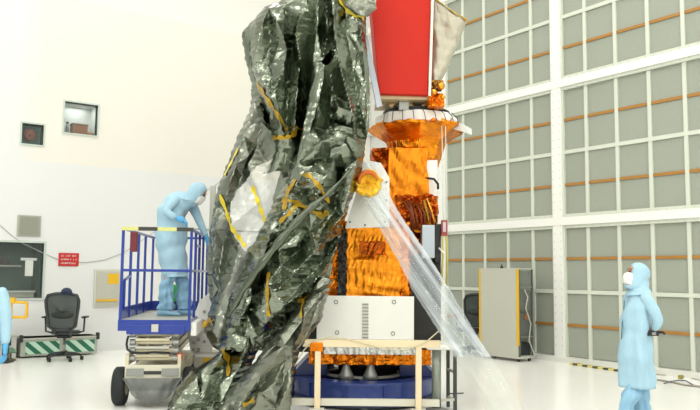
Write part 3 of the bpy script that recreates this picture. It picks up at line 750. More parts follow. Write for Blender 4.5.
# ---- worker in the lift
Dl = 9.95; x0, y0, _ = U(172, 300, Dl); DECK = 1.035
t = thing('person', 'person in pale blue hooded coverall bending forward on the blue lift platform', 'person', x0, y0, DECK)
L2 = Loc(x0, y0, DECK)
def q(px, py, dy=0): p = L2(px, py, Dl); return (p[0], dy, p[2])
hp = q(171, 243)
ch = q(180, 208); nk = q(190, 200); hd = q(198, 193)
body = skin('body', [[(hp, (.12, .13)), (q(174, 226), (.09, .11)), (q(178, 209), (.07, .1)), (q(186, 203), .05), (q(193, 198), .045), (hd, .05)],
     [(hp, .1), (q(170, 252, -.09), .08), (q(168, 280, -.09), .055), (q(167, 308, -.09), .04)], [(hp, .1), (q(174, 252, .09), .08), (q(181, 280, .09), .055), (q(183, 308, .09), .04)],
     [(q(178, 209), .07), (q(180, 200, -.15), .045), (q(172, 214, -.26), .035), (q(181, 219, -.3), .025)], [(q(178, 209), .07), (q(185, 202, .15), .035), (q(196, 222, .22), .035), (q(204, 236, .2), .025)]], SKIN, t, 2)
def ring(px, py, rx, ry, ang):
    p = q(px, py); a0 = math.radians(ang)
    return [(p[0]+rx*math.cos(a)*math.cos(a0), ry*math.sin(a), p[2]+rx*math.cos(a)*math.sin(a0)) for a in [2*PI*k/28 for k in range(28)]]
RG = [(194, 200, .08, .1, -60), (188, 199, .13, .16, -50), (179, 201, .165, .2, -38), (173, 212, .19, .205, -22), (171, 226, .2, .2, -8), (171, 240, .2, .205, 0), (173, 255, .19, .2, 2), (175, 272, .17, .19, 2), (176, 277, .165, .185, 2)]
A = np.array(RG, float); tt = np.linspace(0, len(A)-1, 48); A = np.stack([np.interp(tt, np.arange(len(A)), A[:, k]) for k in range(5)], 1)
rings = []
for j, r_ in enumerate(A):
    rg = ring(*r_); w = [1+.035*math.sin(5*k*2*PI/28+j*.3)+.03*math.sin(j*1.1+k*.3) for k in range(28)]
    cc = [sum(p[i] for p in rg)/28 for i in range(3)]; cr = folds(np.array([p[0]*1.2+p[1]*.9 for p in rg]), np.array([p[2] for p in rg]), 77, [(.2, .3, 60, 40, 2), (.12, .14, 20, 60, 2)], .4)*min(1, j/5); rings.append([tuple(cc[i]+(p[i]-cc[i])*(w[k]+cr[k]) for i in range(3)) for k, p in enumerate(rg)])
MB().loft(rings).build('coat', SUIT, t, True)
for s, kx, fx in ((-1, 169, 167), (1, 181, 183)):
    p = [q(171+s*2, 262, s*.09), q(kx, 280, s*.09), q((kx+fx)/2, 295, s*.09), q(fx, 309, s*.09)]
    garment([(a[0], a[1], a[2], r, r*.9) for a, r in zip(p, (.05, .085, .09, .085))], 9+s).build('trouser_leg', SUIT_B, t, True)
    boot(p[3][0], s*.09, 0, 1, t)
skin('sleeve', [[(q(180, 200, -.13), .075), (q(177, 202, -.19), .08), (q(173, 209, -.25), .072), (q(171, 214, -.28), .062), (q(177, 217, -.3), .05), (q(182, 220, -.3), .038)]], SUIT, t, 2)
hand(q(183, 220, -.3), (.9, 0, -.25), (0, 0, 1), 'glove', GLOVE, t, 1.1, .9)
skin('sleeve', [[(q(187, 200, .13), .07), (q(191, 206, .18), .07), (q(196, 219, .2), .06), (q(201, 230, .18), .05), (q(204, 236, .16), .04)]], SUIT, t, 2)
hand(q(204.5, 237, .15), (.35, 0, -.9), (1, 0, .3), 'glove', GLOVE, t, 1, .5)
head_gear(t, body, hd, 1, -.5, q(187, 200))

# ---- worker at the left edge, only an arm in the picture
x0, y0, _ = U(-20, 330, 7.4)
t = thing('person', 'person in pale blue coverall cut off by left picture edge, arm hanging', 'person', x0, y0)
hp = (0, 0, .93)
body = skin('body', [[(hp, (.13, .12)), ((0, 0, 1.1), (.13, .1)), ((0, 0, 1.32), (.15, .11)), ((0, 0, 1.45), (.07, .06)), ((0, 0, 1.52), .05), ((0, 0, 1.6), .06)],
     [(hp, .1), ((-.1, 0, .82), .08), ((-.1, 0, .48), .055), ((-.1, 0, .1), .04)], [(hp, .1), ((.1, 0, .82), .08), ((.1, 0, .48), .055), ((.1, 0, .1), .04)],
     [((0, 0, 1.32), .1), ((.18, 0, 1.4), .045), ((.24, 0, 1.12), .035), ((.26, -.02, .88), .025)], [((0, 0, 1.32), .1), ((-.18, 0, 1.4), .045), ((-.24, 0, 1.12), .035), ((-.25, -.02, .88), .025)]], SKIN, t, 2)
garment([(0, 0, 1.5, .09, .07), (0, 0, 1.44, .15, .1), (0, 0, 1.36, .19, .13), (0, 0, 1.15, .19, .15), (0, 0, .9, .19, .16), (0, 0, .5, .2, .18)], 13).build('coat', SUIT, t, True)
for s in (-1, 1):
    garment([(s*.09, 0, .9, .09, .1), (s*.1, 0, .5, .09, .095), (s*.1, 0, .1, .075, .08)], 15+s).build('trouser_leg', SUIT_B, t, True)
    b = boot(0, 0, 0, 1, t); b.rotation_euler = (0, 0, -PI/2); b.location = (s*.1, 0, 0)
    skin('sleeve', [[((s*.15, 0, 1.42), .065), ((s*.19, 0, 1.38), .07), ((s*.235, 0, 1.2), .065), ((s*.25, 0, 1.05), .058), ((s*.262, -.02, .88), .045)]], SUIT, t, 2)
    hand((s*.264, -.02, .87), (.02*s, -.1, -1), (s, 0, 0), 'glove', GLOVE, t, 1.1, .5)
# head facing the camera (-y): build facing +x in a turned child frame
h0 = bpy.data.objects.new('head', None); COL.objects.link(h0); h0.parent = t; h0.rotation_euler = (0, 0, -PI/2)
head_gear(h0, h0, (0, 0, 1.615), 1, 0)

# ================================================================== SCISSOR LIFT
x0, y0 = U(154.5, 330, 9.1)[0], 9.1; LR = .105
t = thing('scissor_lift', 'blue railed scissor lift with cream folded arms carrying a worker', 'lift', x0, y0, 0, LR)
WL, LEN = .405, 2.35
MB().box(-WL, WL, 0, LEN, .98, 1.03).build('deck', mat('deck_grey', (176, 178, 170), rough=.6), t)
MB().box(-WL-.02, WL+.02, -.03, .0, .9, 1.03).box(-WL-.02, -WL, 0, LEN, .9, 1.17).box(WL, WL+.02, 0, LEN, .9, 1.03).box(-WL, WL, LEN, LEN+.02, .9, 1.17).build('toe_board', BLUE, t)
MB().box(-WL+.08, WL-.04, -.04, .25, .86, .97).build('front_housing', BLUE, t, bevel=.01)
MB().box(-.03, .05, -.05, -.03, .89, .98).build('label_plate', LGREY, t)
MB().box(WL+.021, WL+.09, .0, LEN*.8, .84, 1.0).build('side_extension', white, t, bevel=.005)
def rail(name, pts, w=.033, m=BLUE):
    b = MB()
    for a, c in zip(pts[:-1], pts[1:]): b.beam(a, c, w)
    return b.build(name, m, t, bevel=.006)
TOP = 2.12; MID = 1.62
for x in (-WL, WL):
    for yy in (0, .55, 1.1, 1.65, LEN): rail('guard_post', [(x, yy, 1.03), (x, yy, TOP)])
rail('top_rail', [(WL, 0, TOP), (WL, LEN, TOP), (-WL, LEN, TOP), (-WL, 0, TOP)])
MB().beam((-WL-.02, 0, TOP), (WL+.02, 0, TOP), .045).build('front_rail', striped('rail_tape', (208, 208, 130), (52, 54, 44), 2.2), t)['label'] = 'yellow and black taped front rail'
rail('mid_rail', [(-WL, 0, MID), (WL, 0, MID), (WL, LEN, MID), (-WL, LEN, MID), (-WL, 0, MID)], .032)
MB().box(-WL+.03, -WL+.11, .3, .38, 1.85, 2.1).build('document_pouch', mat('red_brown', (120, 46, 50), rough=.6), t, bevel=.01)
MB().box(-WL+.25, -WL+.42, LEN-.3, LEN-.05, 1.17, 1.42).build('control_box', mat('green_box', (60, 170, 90), rough=.5), t, bevel=.02)['label'] = 'bright green box on deck'
rail('gate', [(WL-.0, .6, 1.2), (WL, .6, 1.95), (WL, 1.05, 1.95), (WL, 1.05, 1.2)], .03)
b = rail('ladder_frame', [(-WL+.02, .08, 1.15), (-WL+.02, .08, 1.5), (-WL+.02, .42, 1.55)], .03)
WC = .325
# folded scissor arms
for s in (-1, 1):
    for k in range(3):
        z = .58+k*.1; xx = s*(WC-.12)
        MB().beam((xx, .1, z), (xx, 2.1, z+.07), .04, .07).build('scissor_arm', CREAM, t, bevel=.006)
        MB().beam((xx-s*.06, .1, z+.07), (xx-s*.06, 2.1, z), .04, .07).build('scissor_arm', CREAM, t, bevel=.006)
for k in range(4):
    z = .57+k*.095
    MB().tube([(-WC+.06, .06, z), (WC-.06, .06, z)], .027, 10).build('cross_tube', CREAM, t, True)
    for s in (-1, 1): MB().lathe([(.01, -.04), (.04, -.035), (.04, .03), (.02, .035)], (s*(WC-.07), .05, z), 12, 'x').build('pivot', GREY, t)
    MB().box(-.22, .18, .0, .05, z+.02, z+.05).build('cover_plate', LGREY if k % 2 else CREAM, t, bevel=.004)
MB().tube([(-.3, .0, .84), (-.31, -.02, .8), (-.315, -.03, .74), (-.3, -.03, .68), (-.24, -.03, .645), (-.14, -.03, .64), (0, -.03, .65), (.12, -.03, .645), (.2, -.03, .64)], .014, 8).build('hydraulic_hose', RUB, t, True)
# chassis
MB().box(-WC+.03, WC-.03, .02, 2.15, .3, .46).build('chassis', CREAM, t, bevel=.01)
MB().box(-WC+.0, WC-.0, -.03, .02, .34, .5).build('front_plate', mat('cream_light', (216, 212, 192), rough=.45), t, bevel=.006)
for xx in (-WC+.02, WC-.22): MB().box(xx, xx+.2, -.045, -.03, .37, .46).build('vent_grille', GREY, t)
MB().box(-.1, .1, -.04, -.03, .39, .43).build('name_plate', DGREY, t)
for xa in (-WC, WC-.04): MB().box(xa, xa+.04, -.02, .3, .5, .62).build('end_bracket', CREAM, t)
MB().box(WC-.05, WC+.01, .0, .08, .56, .63).build('warning_lamp', mat('red_lamp', (220, 70, 40), rough=.4), t, bevel=.01)
for xx in (-WC-.085, WC+.085):
    for yy in (.2, 1.85):
        wv = MB().lathe([(.05, -.07), (.2, -.075), (.225, -.055), (.228, 0), (.225, .055), (.2, .075), (.05, .07)], (xx, yy, .228), 32, 'x').build('wheel', RUB, t, True)
        MB().lathe([(.02, -.08), (.1, -.076), (.11, .076), (.02, .08)], (xx, yy, .228), 20, 'x').build('hub', CREAM, wv)
for ya in (.12, 1.78): MB().box(-WC+.02, WC-.02, ya, ya+.14, .18, .3).build('axle', RUB, t)
# grey plastic drip sheet slung beneath the chassis front
b = MB(); nx, nz = 26, 16; V = []
for j in range(nz):
    for i in range(nx):
        u = i/(nx-1); v = j/(nz-1); x = (-WC-.02)+(2*WC+.04)*((u-.5)*(1-.35*v)+.5); z = .35-.30*v*(1-.35*(2*u-1)**2); y = -.055-.06*math.sin(v*PI)*(1-(2*u-1)**2)+.012*math.sin(14*u+5*v)-.008*math.sin(31*u)
        V.append((x, y, z))
b.add(V, [(j*nx+i, j*nx+i+1, (j+1)*nx+i+1, (j+1)*nx+i) for j in range(nz-1) for i in range(nx-1)])
b.build('drip_sheet', film('grey_plastic_sheet', (112, 116, 112), .8, gloss=.2, rough=.35), t, True)

# ================================================================== WHITE TOWER, BOX AND BRACKET BEHIND THE FOIL COVER
Ml = Matrix.Rotation(-LR, 4, 'Z'); xl0, yl0 = x0, y0
def LLf(px, py, D):
    p = U(px, py, D); v = Ml @ Vector((p[0]-xl0, p[1]-yl0, 0)); return (v.x, v.y, p[2])
poly = [LLf(a, b, 9.9) for a, b in ((187, 334), (199, 301), (211, 291), (212, 352), (191, 356))]
yy_ = .82
pl_ = MB().prism([(p[0], p[2]) for p in poly], yy_, yy_+.03).build('perforated_plate', white, t, bevel=.004)
pl_['label'] = 'white perforated plate'
for a, c in ((193, 343), (193, 350), (198, 330), (198, 340), (198, 350), (204, 312), (204, 322), (204, 332), (204, 342)):
    p = LLf(a, c, 9.9); MB().lathe([(.012, -.02), (.022, -.02), (.022, 0)], (p[0], yy_, p[2]), 10, 'y').build('bolt', GREY, pl_)
x0, y0, _ = U(209, 340, 10.55)
t = thing('support_post', 'slim pale upright post partly hidden between lift and foil cover', 'post', x0, y0)
MB().box(-.035, .035, -.035, .035, .02, U(206, 186, 10.55)[2]).build('upright', LGREY, t, bevel=.005); MB().box(-.1, .1, -.1, .1, 0, .02).build('foot_plate', GREY, t)
x0, y0, _ = U(203, 360, 9.95)
t = thing('tool_case', 'grey case with yellow band on floor between lift and foil cover', 'case', x0, y0); LL = Loc(x0, y0)
a, c = LL(194, 350, 9.95), LL(222, 371, 9.95)
MB().box(a[0], c[0], 0, .3, .06, c[2]).build('base', mat('case_base', (136, 140, 134), rough=.5), t)
MB().box(a[0], c[0], -.01, .3, c[2], a[2]-.02).build('body', LGREY, t, bevel=.008)
MB().box(a[0]+.12, c[0], -.016, -.01, c[2]+.08, c[2]+.17).build('band', YEL, t); MB().box(a[0]+.02, c[0]-.05, -.018, -.01, a[2]-.09, a[2]-.05).build('label_plate', white, t)
b = MB()
for xx in (a[0]+.03, c[0]-.03):
    for yy in (.04, .26): MB().lathe([(.03, 0), (.03, .06)], (xx, yy, 0), 10).build('foot', RUB, t)

# ================================================================== SPACECRAFT
x0, y0 = U(368, 350, 10.0)[0], 10.0
sct = thing('spacecraft', 'tall satellite in amber foil with a red cover box on its top', 'spacecraft', x0, y0)
S = Loc(x0, y0)
def cbox(pl, pr, pt, pb, D, depth, amp, seed, name, m, **k):
    a = S(pl, pb, D); b = S(pr, pt, D)
    return crumple_box(a[0], b[0], a[1], a[1]+depth, a[2], b[2], amp, seed, name=name, m=m, parent=sct, **k)
def pbox(pl, pr, pt, pb, D, depth, name, m, bevel=.004, par=None):
    a = S(pl, pb, D); b = S(pr, pt, D)
    return MB().box(a[0], b[0], a[1], a[1]+depth, a[2], b[2]).build(name, m, par or sct, bevel=bevel)
cbox(322, 409, 222, 345, 9.5, 1.0, .05, 11, 'bus_blanket', KAP, wl=.3, ang=80)
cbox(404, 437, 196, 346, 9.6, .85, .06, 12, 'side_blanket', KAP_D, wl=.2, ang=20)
cbox(346, 401, 228, 297, 9.42, .06, .035, 13, 'front_blanket', KAP_S, wl=.3, ang=86, res=.014)
cbox(338, 347, 229, 297, 9.40, .07, .035, 23, 'gap_shade_strip', BLACK, wl=.12, res=.016)  # black strip stands in for the shaded gap between the blankets
pbox(298, 319, 288, 352, 9.5, .6, 'side_gap_fill', BLACK, .01)  # added black box, imitates the dark gap between foil and radiator
cbox(360, 386, 241, 255, 9.37, .06, .05, 14, 'connector_flap', KAP_D, wl=.22, res=.014)
cbox(388, 428, 148, 232, 9.62, .65, .045, 15, 'column_blanket', mat('amber_column', (222, 132, 20), metal=.8, rough=.38, bump=.06, bscale=5), wl=.5, ang=30)
cbox(372, 394, 148, 232, 9.72, .5, .05, 16, 'column_shadow_blanket', KAP_D, wl=.2, ang=40)  # darker amber box paints in the shaded left side of the column
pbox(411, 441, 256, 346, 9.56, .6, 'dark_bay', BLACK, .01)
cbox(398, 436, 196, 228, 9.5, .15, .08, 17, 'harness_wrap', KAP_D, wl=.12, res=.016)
b = MB()
rr = random.Random(8)
for k in range(7):
    p0 = S(404+3*k, 200+rr.uniform(0, 6), 9.46); p1 = S(408+3.4*k+rr.uniform(-4, 4), 214, 9.38); p2 = S(410+3*k, 230, 9.45); b.tube([p0, p1, p2], .012, 7)
b.build('harness', mat('brown_harness', (120, 60, 30), metal=.4, rough=.35), sct, True)
for a, c, m_ in (((427, 198), (436, 226), GOLD), ((424, 200), (431, 228), TAPE)):
    MB().tube([S(*a, 9.42), S(*c, 9.42)], .016, 8).build('strut', m_, sct, True)
pbox(426, 437.5, 160, 196, 9.7, .5, 'side_radiator', PANEL)
MB().tube([S(425, 178, 9.62), S(434, 179, 9.6), S(438, 184, 9.6), S(438, 189, 9.62)], .016, 8).build('handle', RUB, sct, True)
pbox(422, 435, 225, 258, 9.36, .2, 'electronics_box', mat('silver_box', (176, 186, 194), metal=.6, rough=.35), .008)
pbox(435.2, 441, 224, 262, 9.38, .2, 'box_dark_edge', BLACK)  # black box along the right side of the electronics box
# upper white radiator (slanted outline)
poly = [S(a, b_, 9.42) for a, b_ in ((345, 228.5), (389.5, 227), (389.5, 178), (381, 163), (366, 160), (357, 190))]
MB().prism([(p[0], p[2]) for p in poly], S(0, 0, 9.42)[1], S(0, 0, 9.42)[1]+.04).build('upper_radiator', PANEL, sct, bevel=.004)
b = MB()
for a, c in ((350, 222), (385, 222), (386.5, 182), (386.5, 200), (386.5, 212), (365, 225)):
    p = S(a, c, 9.41); b.lathe([(.008, 0), (.012, 0), (.012, .01)], p, 8, 'y')
b.build('fastener', DGREY, sct)
# round amber port
p = S(368, 183, 8.86)
MB().tube([(p[0]+.105*math.cos(a), p[1]-.04, p[2]+.02+.105*math.sin(a)) for a in [math.radians(200-k*12) for k in range(17)]], [.012+.02*math.sin(PI*k/16) for k in range(17)], 8).build('port_seal', mat('port_orange', (196, 98, 14), rough=.4, bump=.3), sct, True)
MB().tube([(p[0], p[1]+.05, p[2]), (p[0], p[1]+.6, p[2])], .12, 20).build('port_neck', TAPE, sct, True)
R = []
for r, y in ((.16, .1), (.168, .04), (.16, 0), (.14, -.03), (.1, -.02), (.08, .0), (.05, .01), (.01, .01)):
    R.append([(p[0]+r*(1+.07*math.sin(7*a)+.06*math.sin(11*a+r*30))*math.cos(a), p[1]+y+.012*math.sin(9*a+r*50), p[2]+r*(1+.08*math.sin(5*a+1)+.05*math.sin(12*a+r*40))*math.sin(a)) for a in [2*PI*k/48 for k in range(48)]])
MB().loft(R).build('port_ring', mat('amber_port', (234, 184, 44), metal=.1, rough=.4, var=.25, vscale=7, bump=.3), sct)
# lower white radiator with hinge strip
lr = pbox(316.5, 414, 296.5, 339, 9.3, .05, 'lower_radiator', PANEL)
b = MB()
for k in range(11):
    a = S(362, 304+k*3.3, 9.3); c = S(368.5, 305+k*3.3, 9.3); b.box(a[0], c[0], a[1]-.008, a[1], c[2], a[2])
b.build('hinge', mat('hinge_grey', (140, 140, 134), rough=.4), lr)
a = S(362, 339, 9.3); c = S(368.5, 303, 9.3); MB().box(a[0], c[0], a[1]-.003, a[1], a[2], c[2]).build('hinge_plate', mat('hinge_pale', (206, 206, 196), rough=.5), lr)
for a, c in ((336, 302), (394, 302), (337, 332.5), (393, 333.5)):
    p = S(a, c, 9.3); rg = [(p[0]+.022*math.cos(k*PI/8), p[1]-.004, p[2]+.022*math.sin(k*PI/8)) for k in range(16)]; MB().tube(rg, .0035, 5, closed=True).build('latch_mark', DGREY, lr)
# skirt under the bus
cbox(324, 414, 344.5, 354, 9.35, .9, .03, 18, 'silver_skirt', mat('silver_crumple', (214, 216, 210), metal=.6, rough=.3, bump=.5, bscale=20, voro=14), wl=.1, res=.016)
cbox(309, 431, 350, 364, 9.4, .9, .04, 19, 'amber_skirt', KAP, wl=.16, res=.018)
a = S(368, 372, 9.9)
MB().lathe([(.5, .62), (.52, .5), (.4, .42), (.36, .32)], (a[0], .0, 0), 32).build('adapter_ring', mat('adapter_black', (38, 36, 36), rough=.4), sct, True)
for xa in (-.28, .02): MB().lathe([(.1, .3), (.085, .36), (.05, .44), (.06, .55)], (a[0]+xa, -.5, 0), 16).build('thruster', GREY, sct, True)
# payload deck: eight sided dish of amber foil, with its white rim band
cx, cy = S(416, 120, 10.0)[0], -.02
zt_ = S(416, 112, 9.4)[2]; z2 = S(466, 132, 10.0)[2]; z3 = S(410, 156, 9.7)[2]
def octo(r, z, seed, n=128, amp=.02):
    out = []
    for k in range(n):
        a = 2*PI*k/n+.39; m8 = math.cos(PI/8)/math.cos(((a-.39+PI/8) % (PI/4))-PI/8)
        u = np.array([a*.75]); v = np.array([z*1.6+r*.8])
        h = float(folds(u, v, 61, [(amp*3, .3, 60, 60, 3), (amp*1.5, .13, 20, 90, 3)], .3)[0])
        rr_ = r*m8+h
        out.append((cx+rr_*math.cos(a), cy+rr_*math.sin(a), z+.5*h))
    return out
prof = [(.52, zt_-.02), (.58, zt_-.1), (.66, z2+.03), (.665, z2-.0), (.6, z2-.05), (.5, z2-.11), (.4, z2-.17), (.33, z3-.0), (.3, z3-.1)]
pr2 = []
for (r0, a0), (r1, a1) in zip(prof[:-1], prof[1:]): pr2 += [(r0+(r1-r0)*k/4, a0+(a1-a0)*k/4) for k in range(4)]
MB().loft([octo(r, z, i) for i, (r, z) in enumerate(pr2+[prof[-1]])]).build('deck_blanket', mat('amber_dish', (226, 128, 20), metal=.85, rough=.27, bump=.3, bscale=12, voro=9, var=.5, vscale=6), sct)
MB().loft([octo(r, z, i+20, amp=.005) for i, (r, z) in enumerate([(.5, zt_+.05), (.545, zt_+.045), (.565, zt_-.05), (.575, zt_-.1)])]).build('rim_band', mat('white_cloth_band', (238, 238, 232), rough=.7, bump=.4, bscale=10), sct)
b = MB()
for k in range(9):
    a = -PI/2-.9+k*.24; r0, r1 = .56, .6
    b.tube([(cx+.52*math.cos(a), cy+.52*math.sin(a), zt_+.06), (cx+.585*math.cos(a+.03), cy+.585*math.sin(a+.03), zt_), (cx+.61*math.cos(a+.05), cy+.61*math.sin(a+.05), zt_-.1)], .005, 5)
b.build('lacing', DGREY, sct)
MB().lathe([(.44, zt_+.05), (.45, zt_+.11), (.3, zt_+.13)], (cx, cy, 0), 32).build('turntable_ring', BLACK, sct)
pr_ = [S(a, b_, 9.75) for a, b_ in ((443, 117), (470, 131), (470, 137), (444, 128))]
MB().prism([(p[0], p[2]) for p in pr_], pr_[0][1]-.15, pr_[0][1]-.14).build('edge_film', film('white_film', (235, 238, 235), .45, gloss=.3, streak=.2), sct)
# mast and red box
b = MB()
for a, c in (((384, 106), (376, 97)), ((390, 107), (400, 97)), ((412, 107), (404, 97)), ((422, 107), (436, 97))): b.beam(S(*a, 9.6), S(*c, 9.6), .05)
b.build('truss', mat('mast_gold', (150, 124, 84), metal=.6, rough=.35), sct)
pbox(376, 437, 94, 99, 9.4, .7, 'cover_base', mat('base_cream', (206, 190, 150), metal=.2, rough=.4))
pbox(399, 409, 96, 110, 9.5, .4, 'mast', GREY)
a, c = S(379, 93.5, 9.3), S(428, 95, 9.3); top = S(400, -45, 9.3)[2]
al, ar = S(367, -45, 9.3)[0], S(432.5, -45, 9.3)[0]
V = [(a[0], a[1], a[2]), (c[0], a[1], c[2]), (c[0]-.02, a[1]+.7, c[2]), (a[0], a[1]+.7, a[2]), (al, a[1], top), (ar, a[1], top), (ar, a[1]+.7, top), (al, a[1]+.7, top)]
MB().add(V, [(0, 1, 5, 4), (1, 2, 6, 5), (2, 3, 7, 6), (3, 0, 4, 7), (4, 5, 6, 7), (3, 2, 1, 0)]).build('red_cover', RED, sct, bevel=.012)
b = MB(); b.beam(S(429.5, 96, 9.28), S(434, -45, 9.28), .03, .05); b.build('edge_trim', mat('trim_white', (226, 222, 212), rough=.5), sct)
b = MB(); p = [S(*u, 9.15) for u in ((362, 35), (367.5, 35), (382.5, 106), (376.5, 108))]
b.prism([(v[0], v[2]) for v in p], p[0][1], p[0][1]+.06).build('silver_strut', mat('strut_silver', (160, 166, 174), metal=.6, rough=.3), sct, bevel=.006)
# grey sunshade hanging right of the red box
sh = Sheet(S, [(-8, 430, 434, 9.5), (0, 431, 437, 9.5), (10, 431.5, 452, 9.5), (20, 431.5, 467.5, 9.5), (45, 431, 457.5, 9.48), (70, 430, 447, 9.45), (82, 430, 441, 9.43), (90, 431, 436, 9.42)],
           [(.05, .3, 5, 15, 2), (.012, .15, 60, 40, 2)], 31, wrap=.06, res=.014, jit=.006)
sp_ = sh.build('sunshade', mat('grey_fabric', (176, 172, 154), metal=.5, rough=.35, bump=.1, bscale=9, voro=8), sct, smooth=False)
sh.strip(S, [(434, -3), (450, 9), (467, 20)], .035, 'edge_tape', TAPE, sp_, 9.5); sh.strip(S, [(432.5, 0), (433, 22), (432.5, 40)], .03, 'edge_tape', TAPE, sp_, 9.5)
cbox(429, 444, 94, 106, 9.35, .2, .05, 33, 'hinge_wrap', KAP, wl=.1, res=.016)
cbox(429, 443, 80, 88, 9.35, .2, .03, 34, 'upper_hinge_wrap', mat('gold_dark', (150, 110, 50), metal=.9, rough=.25, bump=.3), wl=.1, res=.014)
for a, c, r in ((441, 86, .05), (434, 92, .04), (443, 97, .03)):
    MB().ball(S(a, c, 9.28), r).build('actuator', GOLD, sct, True)
# side bracket with cords
pbox(441.5, 447.5, 220, 236, 9.3, .06, 'bracket', mat('bracket_red', (150, 62, 58), rough=.4)); pbox(443, 446, 222, 232, 9.28, .03, 'bracket_insert', mat('insert_pink', (196, 176, 186), rough=.4))
for k, (a, c) in enumerate(((442.5, 441.5), (446.5, 446.5))):
    MB().tube([S(a, 236, 9.3), S((a+c)/2+.8, 258, 9.28), S(c, 286, 9.3)], .014, 7).build('cord', mat('cord_olive', (176, 168, 92), rough=.5), sct, True)
MB().tube([S(439, 248, 9.3), S(443, 252, 9.27), S(448, 258, 9.3)], .01, 6).build('cord', white, sct, True)
for a in (443.3, 447): MB().tube([S(a-1.5, 126, 9.45), S(a-.6, 180, 9.38), S(a, 221, 9.31)], .0055, 6).build('hanging_line', mat('line_white', (214, 218, 212), rough=.4), sct, True)

# ---- blue ring stand
x0, y0 = U(363, 380, 10.0)[0], 10.0
t = thing('ring_stand', 'dark blue ring shaped steel stand carrying the satellite', 'stand', x0, y0)
MB().lathe([(.78, .1), (.93, .1), (.93, .28), (.96, .28), (.96, .31), (.72, .31), (.72, .28), (.78, .28), (.78, .1)], n=64, caps=False).build('ring', NAVY, t, False)
for k in range(12):
    a = 2*PI*(k+.5)/12; M = Matrix.Rotation(a, 4, 'Z')
    MB().box(.925, .955, -.012, .012, .1, .28, M=M).build('rib', NAVY, t)
for a in (195, 345, 90, 30, 150):
    M = Matrix.Rotation(math.radians(a), 4, 'Z'); f = MB()
    f.prism([(.5, .31), (.94, .31), (.94, .36), (.72, .58), (.5, .58)], -.1, .1); f.v = [tuple(M @ Vector(v)) for v in f.v]; f.build('gusset', NAVY, t, bevel=.008)
MB().lathe([(.74, .03), (1.0, .03), (1.0, .1), (.74, .1), (.74, .03)], n=64, caps=False).build('base_flange', mat('flange_navy', (36, 46, 78), rough=.4), t)
b = MB()
for k in range(6):
    a = PI/6+2*PI*k/6; b.lathe([(.07, 0), (.07, .03)], (.87*math.cos(a), .87*math.sin(a), 0), 12)
b.build('foot', GREY, t)
MB().box(-.3, .3, .3, .5, .03, .2).build('drive_box', mat('drive_black', (26, 30, 40), rough=.4), t, bevel=.01)
MB().lathe([(.5, .3), (.52, .33), (.46, .33), (.46, .3)], n=40).build('inner_ring', LGREY, t)
MB().box(-.72, .72, -.05, .05, .22, .3).box(-.05, .05, -.72, .72, .22, .3).build('spider_beam', NAVY, t)

# ---- tan guard frame in front
Df = 8.6; x0 = U(368, 400, Df)[0]
t = thing('guard_frame', 'tan painted tube frame standing in front of the satellite', 'frame', x0, Df); G = Loc(x0, Df)
for px in (318, 418.5):
    p = G(px, 345, Df); MB().box(p[0]-.033, p[0]+.033, -.033, .033, .02, p[2]).build('post', TAN, t, bevel=.006)
    MB().box(p[0]-.06, p[0]+.06, -.3, .5, 0, .02).build('foot', TAN, t, bevel=.004)
    MB().box(p[0]-.08, p[0]+.08, -.05, .05, .08, .1).build('bracket', LGREY, t)
a, c = G(303, 346.5, Df), G(440, 340.5, Df)
MB().box(a[0], c[0], -.034, .034, a[2], c[2]).build('top_bar', TAN, t, bevel=.006)
a, c = G(291, 406, Df), G(440, 400.5, Df)
MB().box(a[0], c[0], .034, .1, a[2], c[2]).build('lower_bar', mat('bar_grey', (206, 204, 188), rough=.4), t, bevel=.006)
MB().box(G(316, 340, Df)[0]-.07, G(316, 340, Df)[0]+.08, -.045, .045, G(0, 346, Df)[2]-.02, G(0, 339, Df)[2]).build('amber_clamp', KAP, t, bevel=.01)
o = MB().tube([G(*p, Df-.05) for p in ((281, 392), (291, 372), (304, 350), (312, 341), (330, 337), (345, 338.5), (362, 343), (385, 349), (405, 350), (425, 343), (440, 330), (446, 322))], .007, 6).build('cord', mat('cord_cream', (200, 194, 160), rough=.6), smooth=True)
wx, wy = W(x0, Df); o.location = (wx, wy, 0); o.rotation_euler = (0, 0, -YAW); tag(o, 'thin cream cord draped over the tan frame top bar', 'cord')

# ---- small white cart at its right
Dc = 9.0; x0 = U(443, 396, Dc)[0]
t = thing('pedestal_stand', 'white topped stand with steel pillar right of the tan frame', 'stand', x0, Dc); G = Loc(x0, Dc)
p = G(436.5, 397, Dc)
pt_ = G(430, 344, Dc); pr = G(457, 349, Dc)
MB().lathe([(.055, .03), (.055, pt_[2]-.06)], (p[0], 0, 0), 20).build('pillar', mat('pillar_steel', (142, 150, 140), metal=.6, rough=.3), t, True)
MB().lathe([(.14, 0), (.14, .03), (.08, .05)], (p[0], 0, 0), 24).build('base_flange', GREY, t)
MB().box(pt_[0]-.05, pr[0]+.02, -.12, .5, pt_[2]-.06, pt_[2]).build('top', white, t, bevel=.02)
for k, (px, yy) in enumerate(((448, .35), (455, .1))):
    q_ = G(px, 380, Dc+yy); MB().box(q_[0]-.02, q_[0]+.02, yy-.02, yy+.02, 0, pt_[2]-.06).build('leg', mat('leg_dark', (56, 62, 56), rough=.4), t)
q0, q1 = G(448, 380, Dc+.35), G(455, 380, Dc+.1)
MB().beam((q0[0], .35, .12), (q1[0], .1, .12), .03).beam((q0[0], .35, .45), (q1[0], .1, .45), .03).beam((p[0], 0, .13), (q1[0], .1, .13), .03).build('brace', LGREY, t)

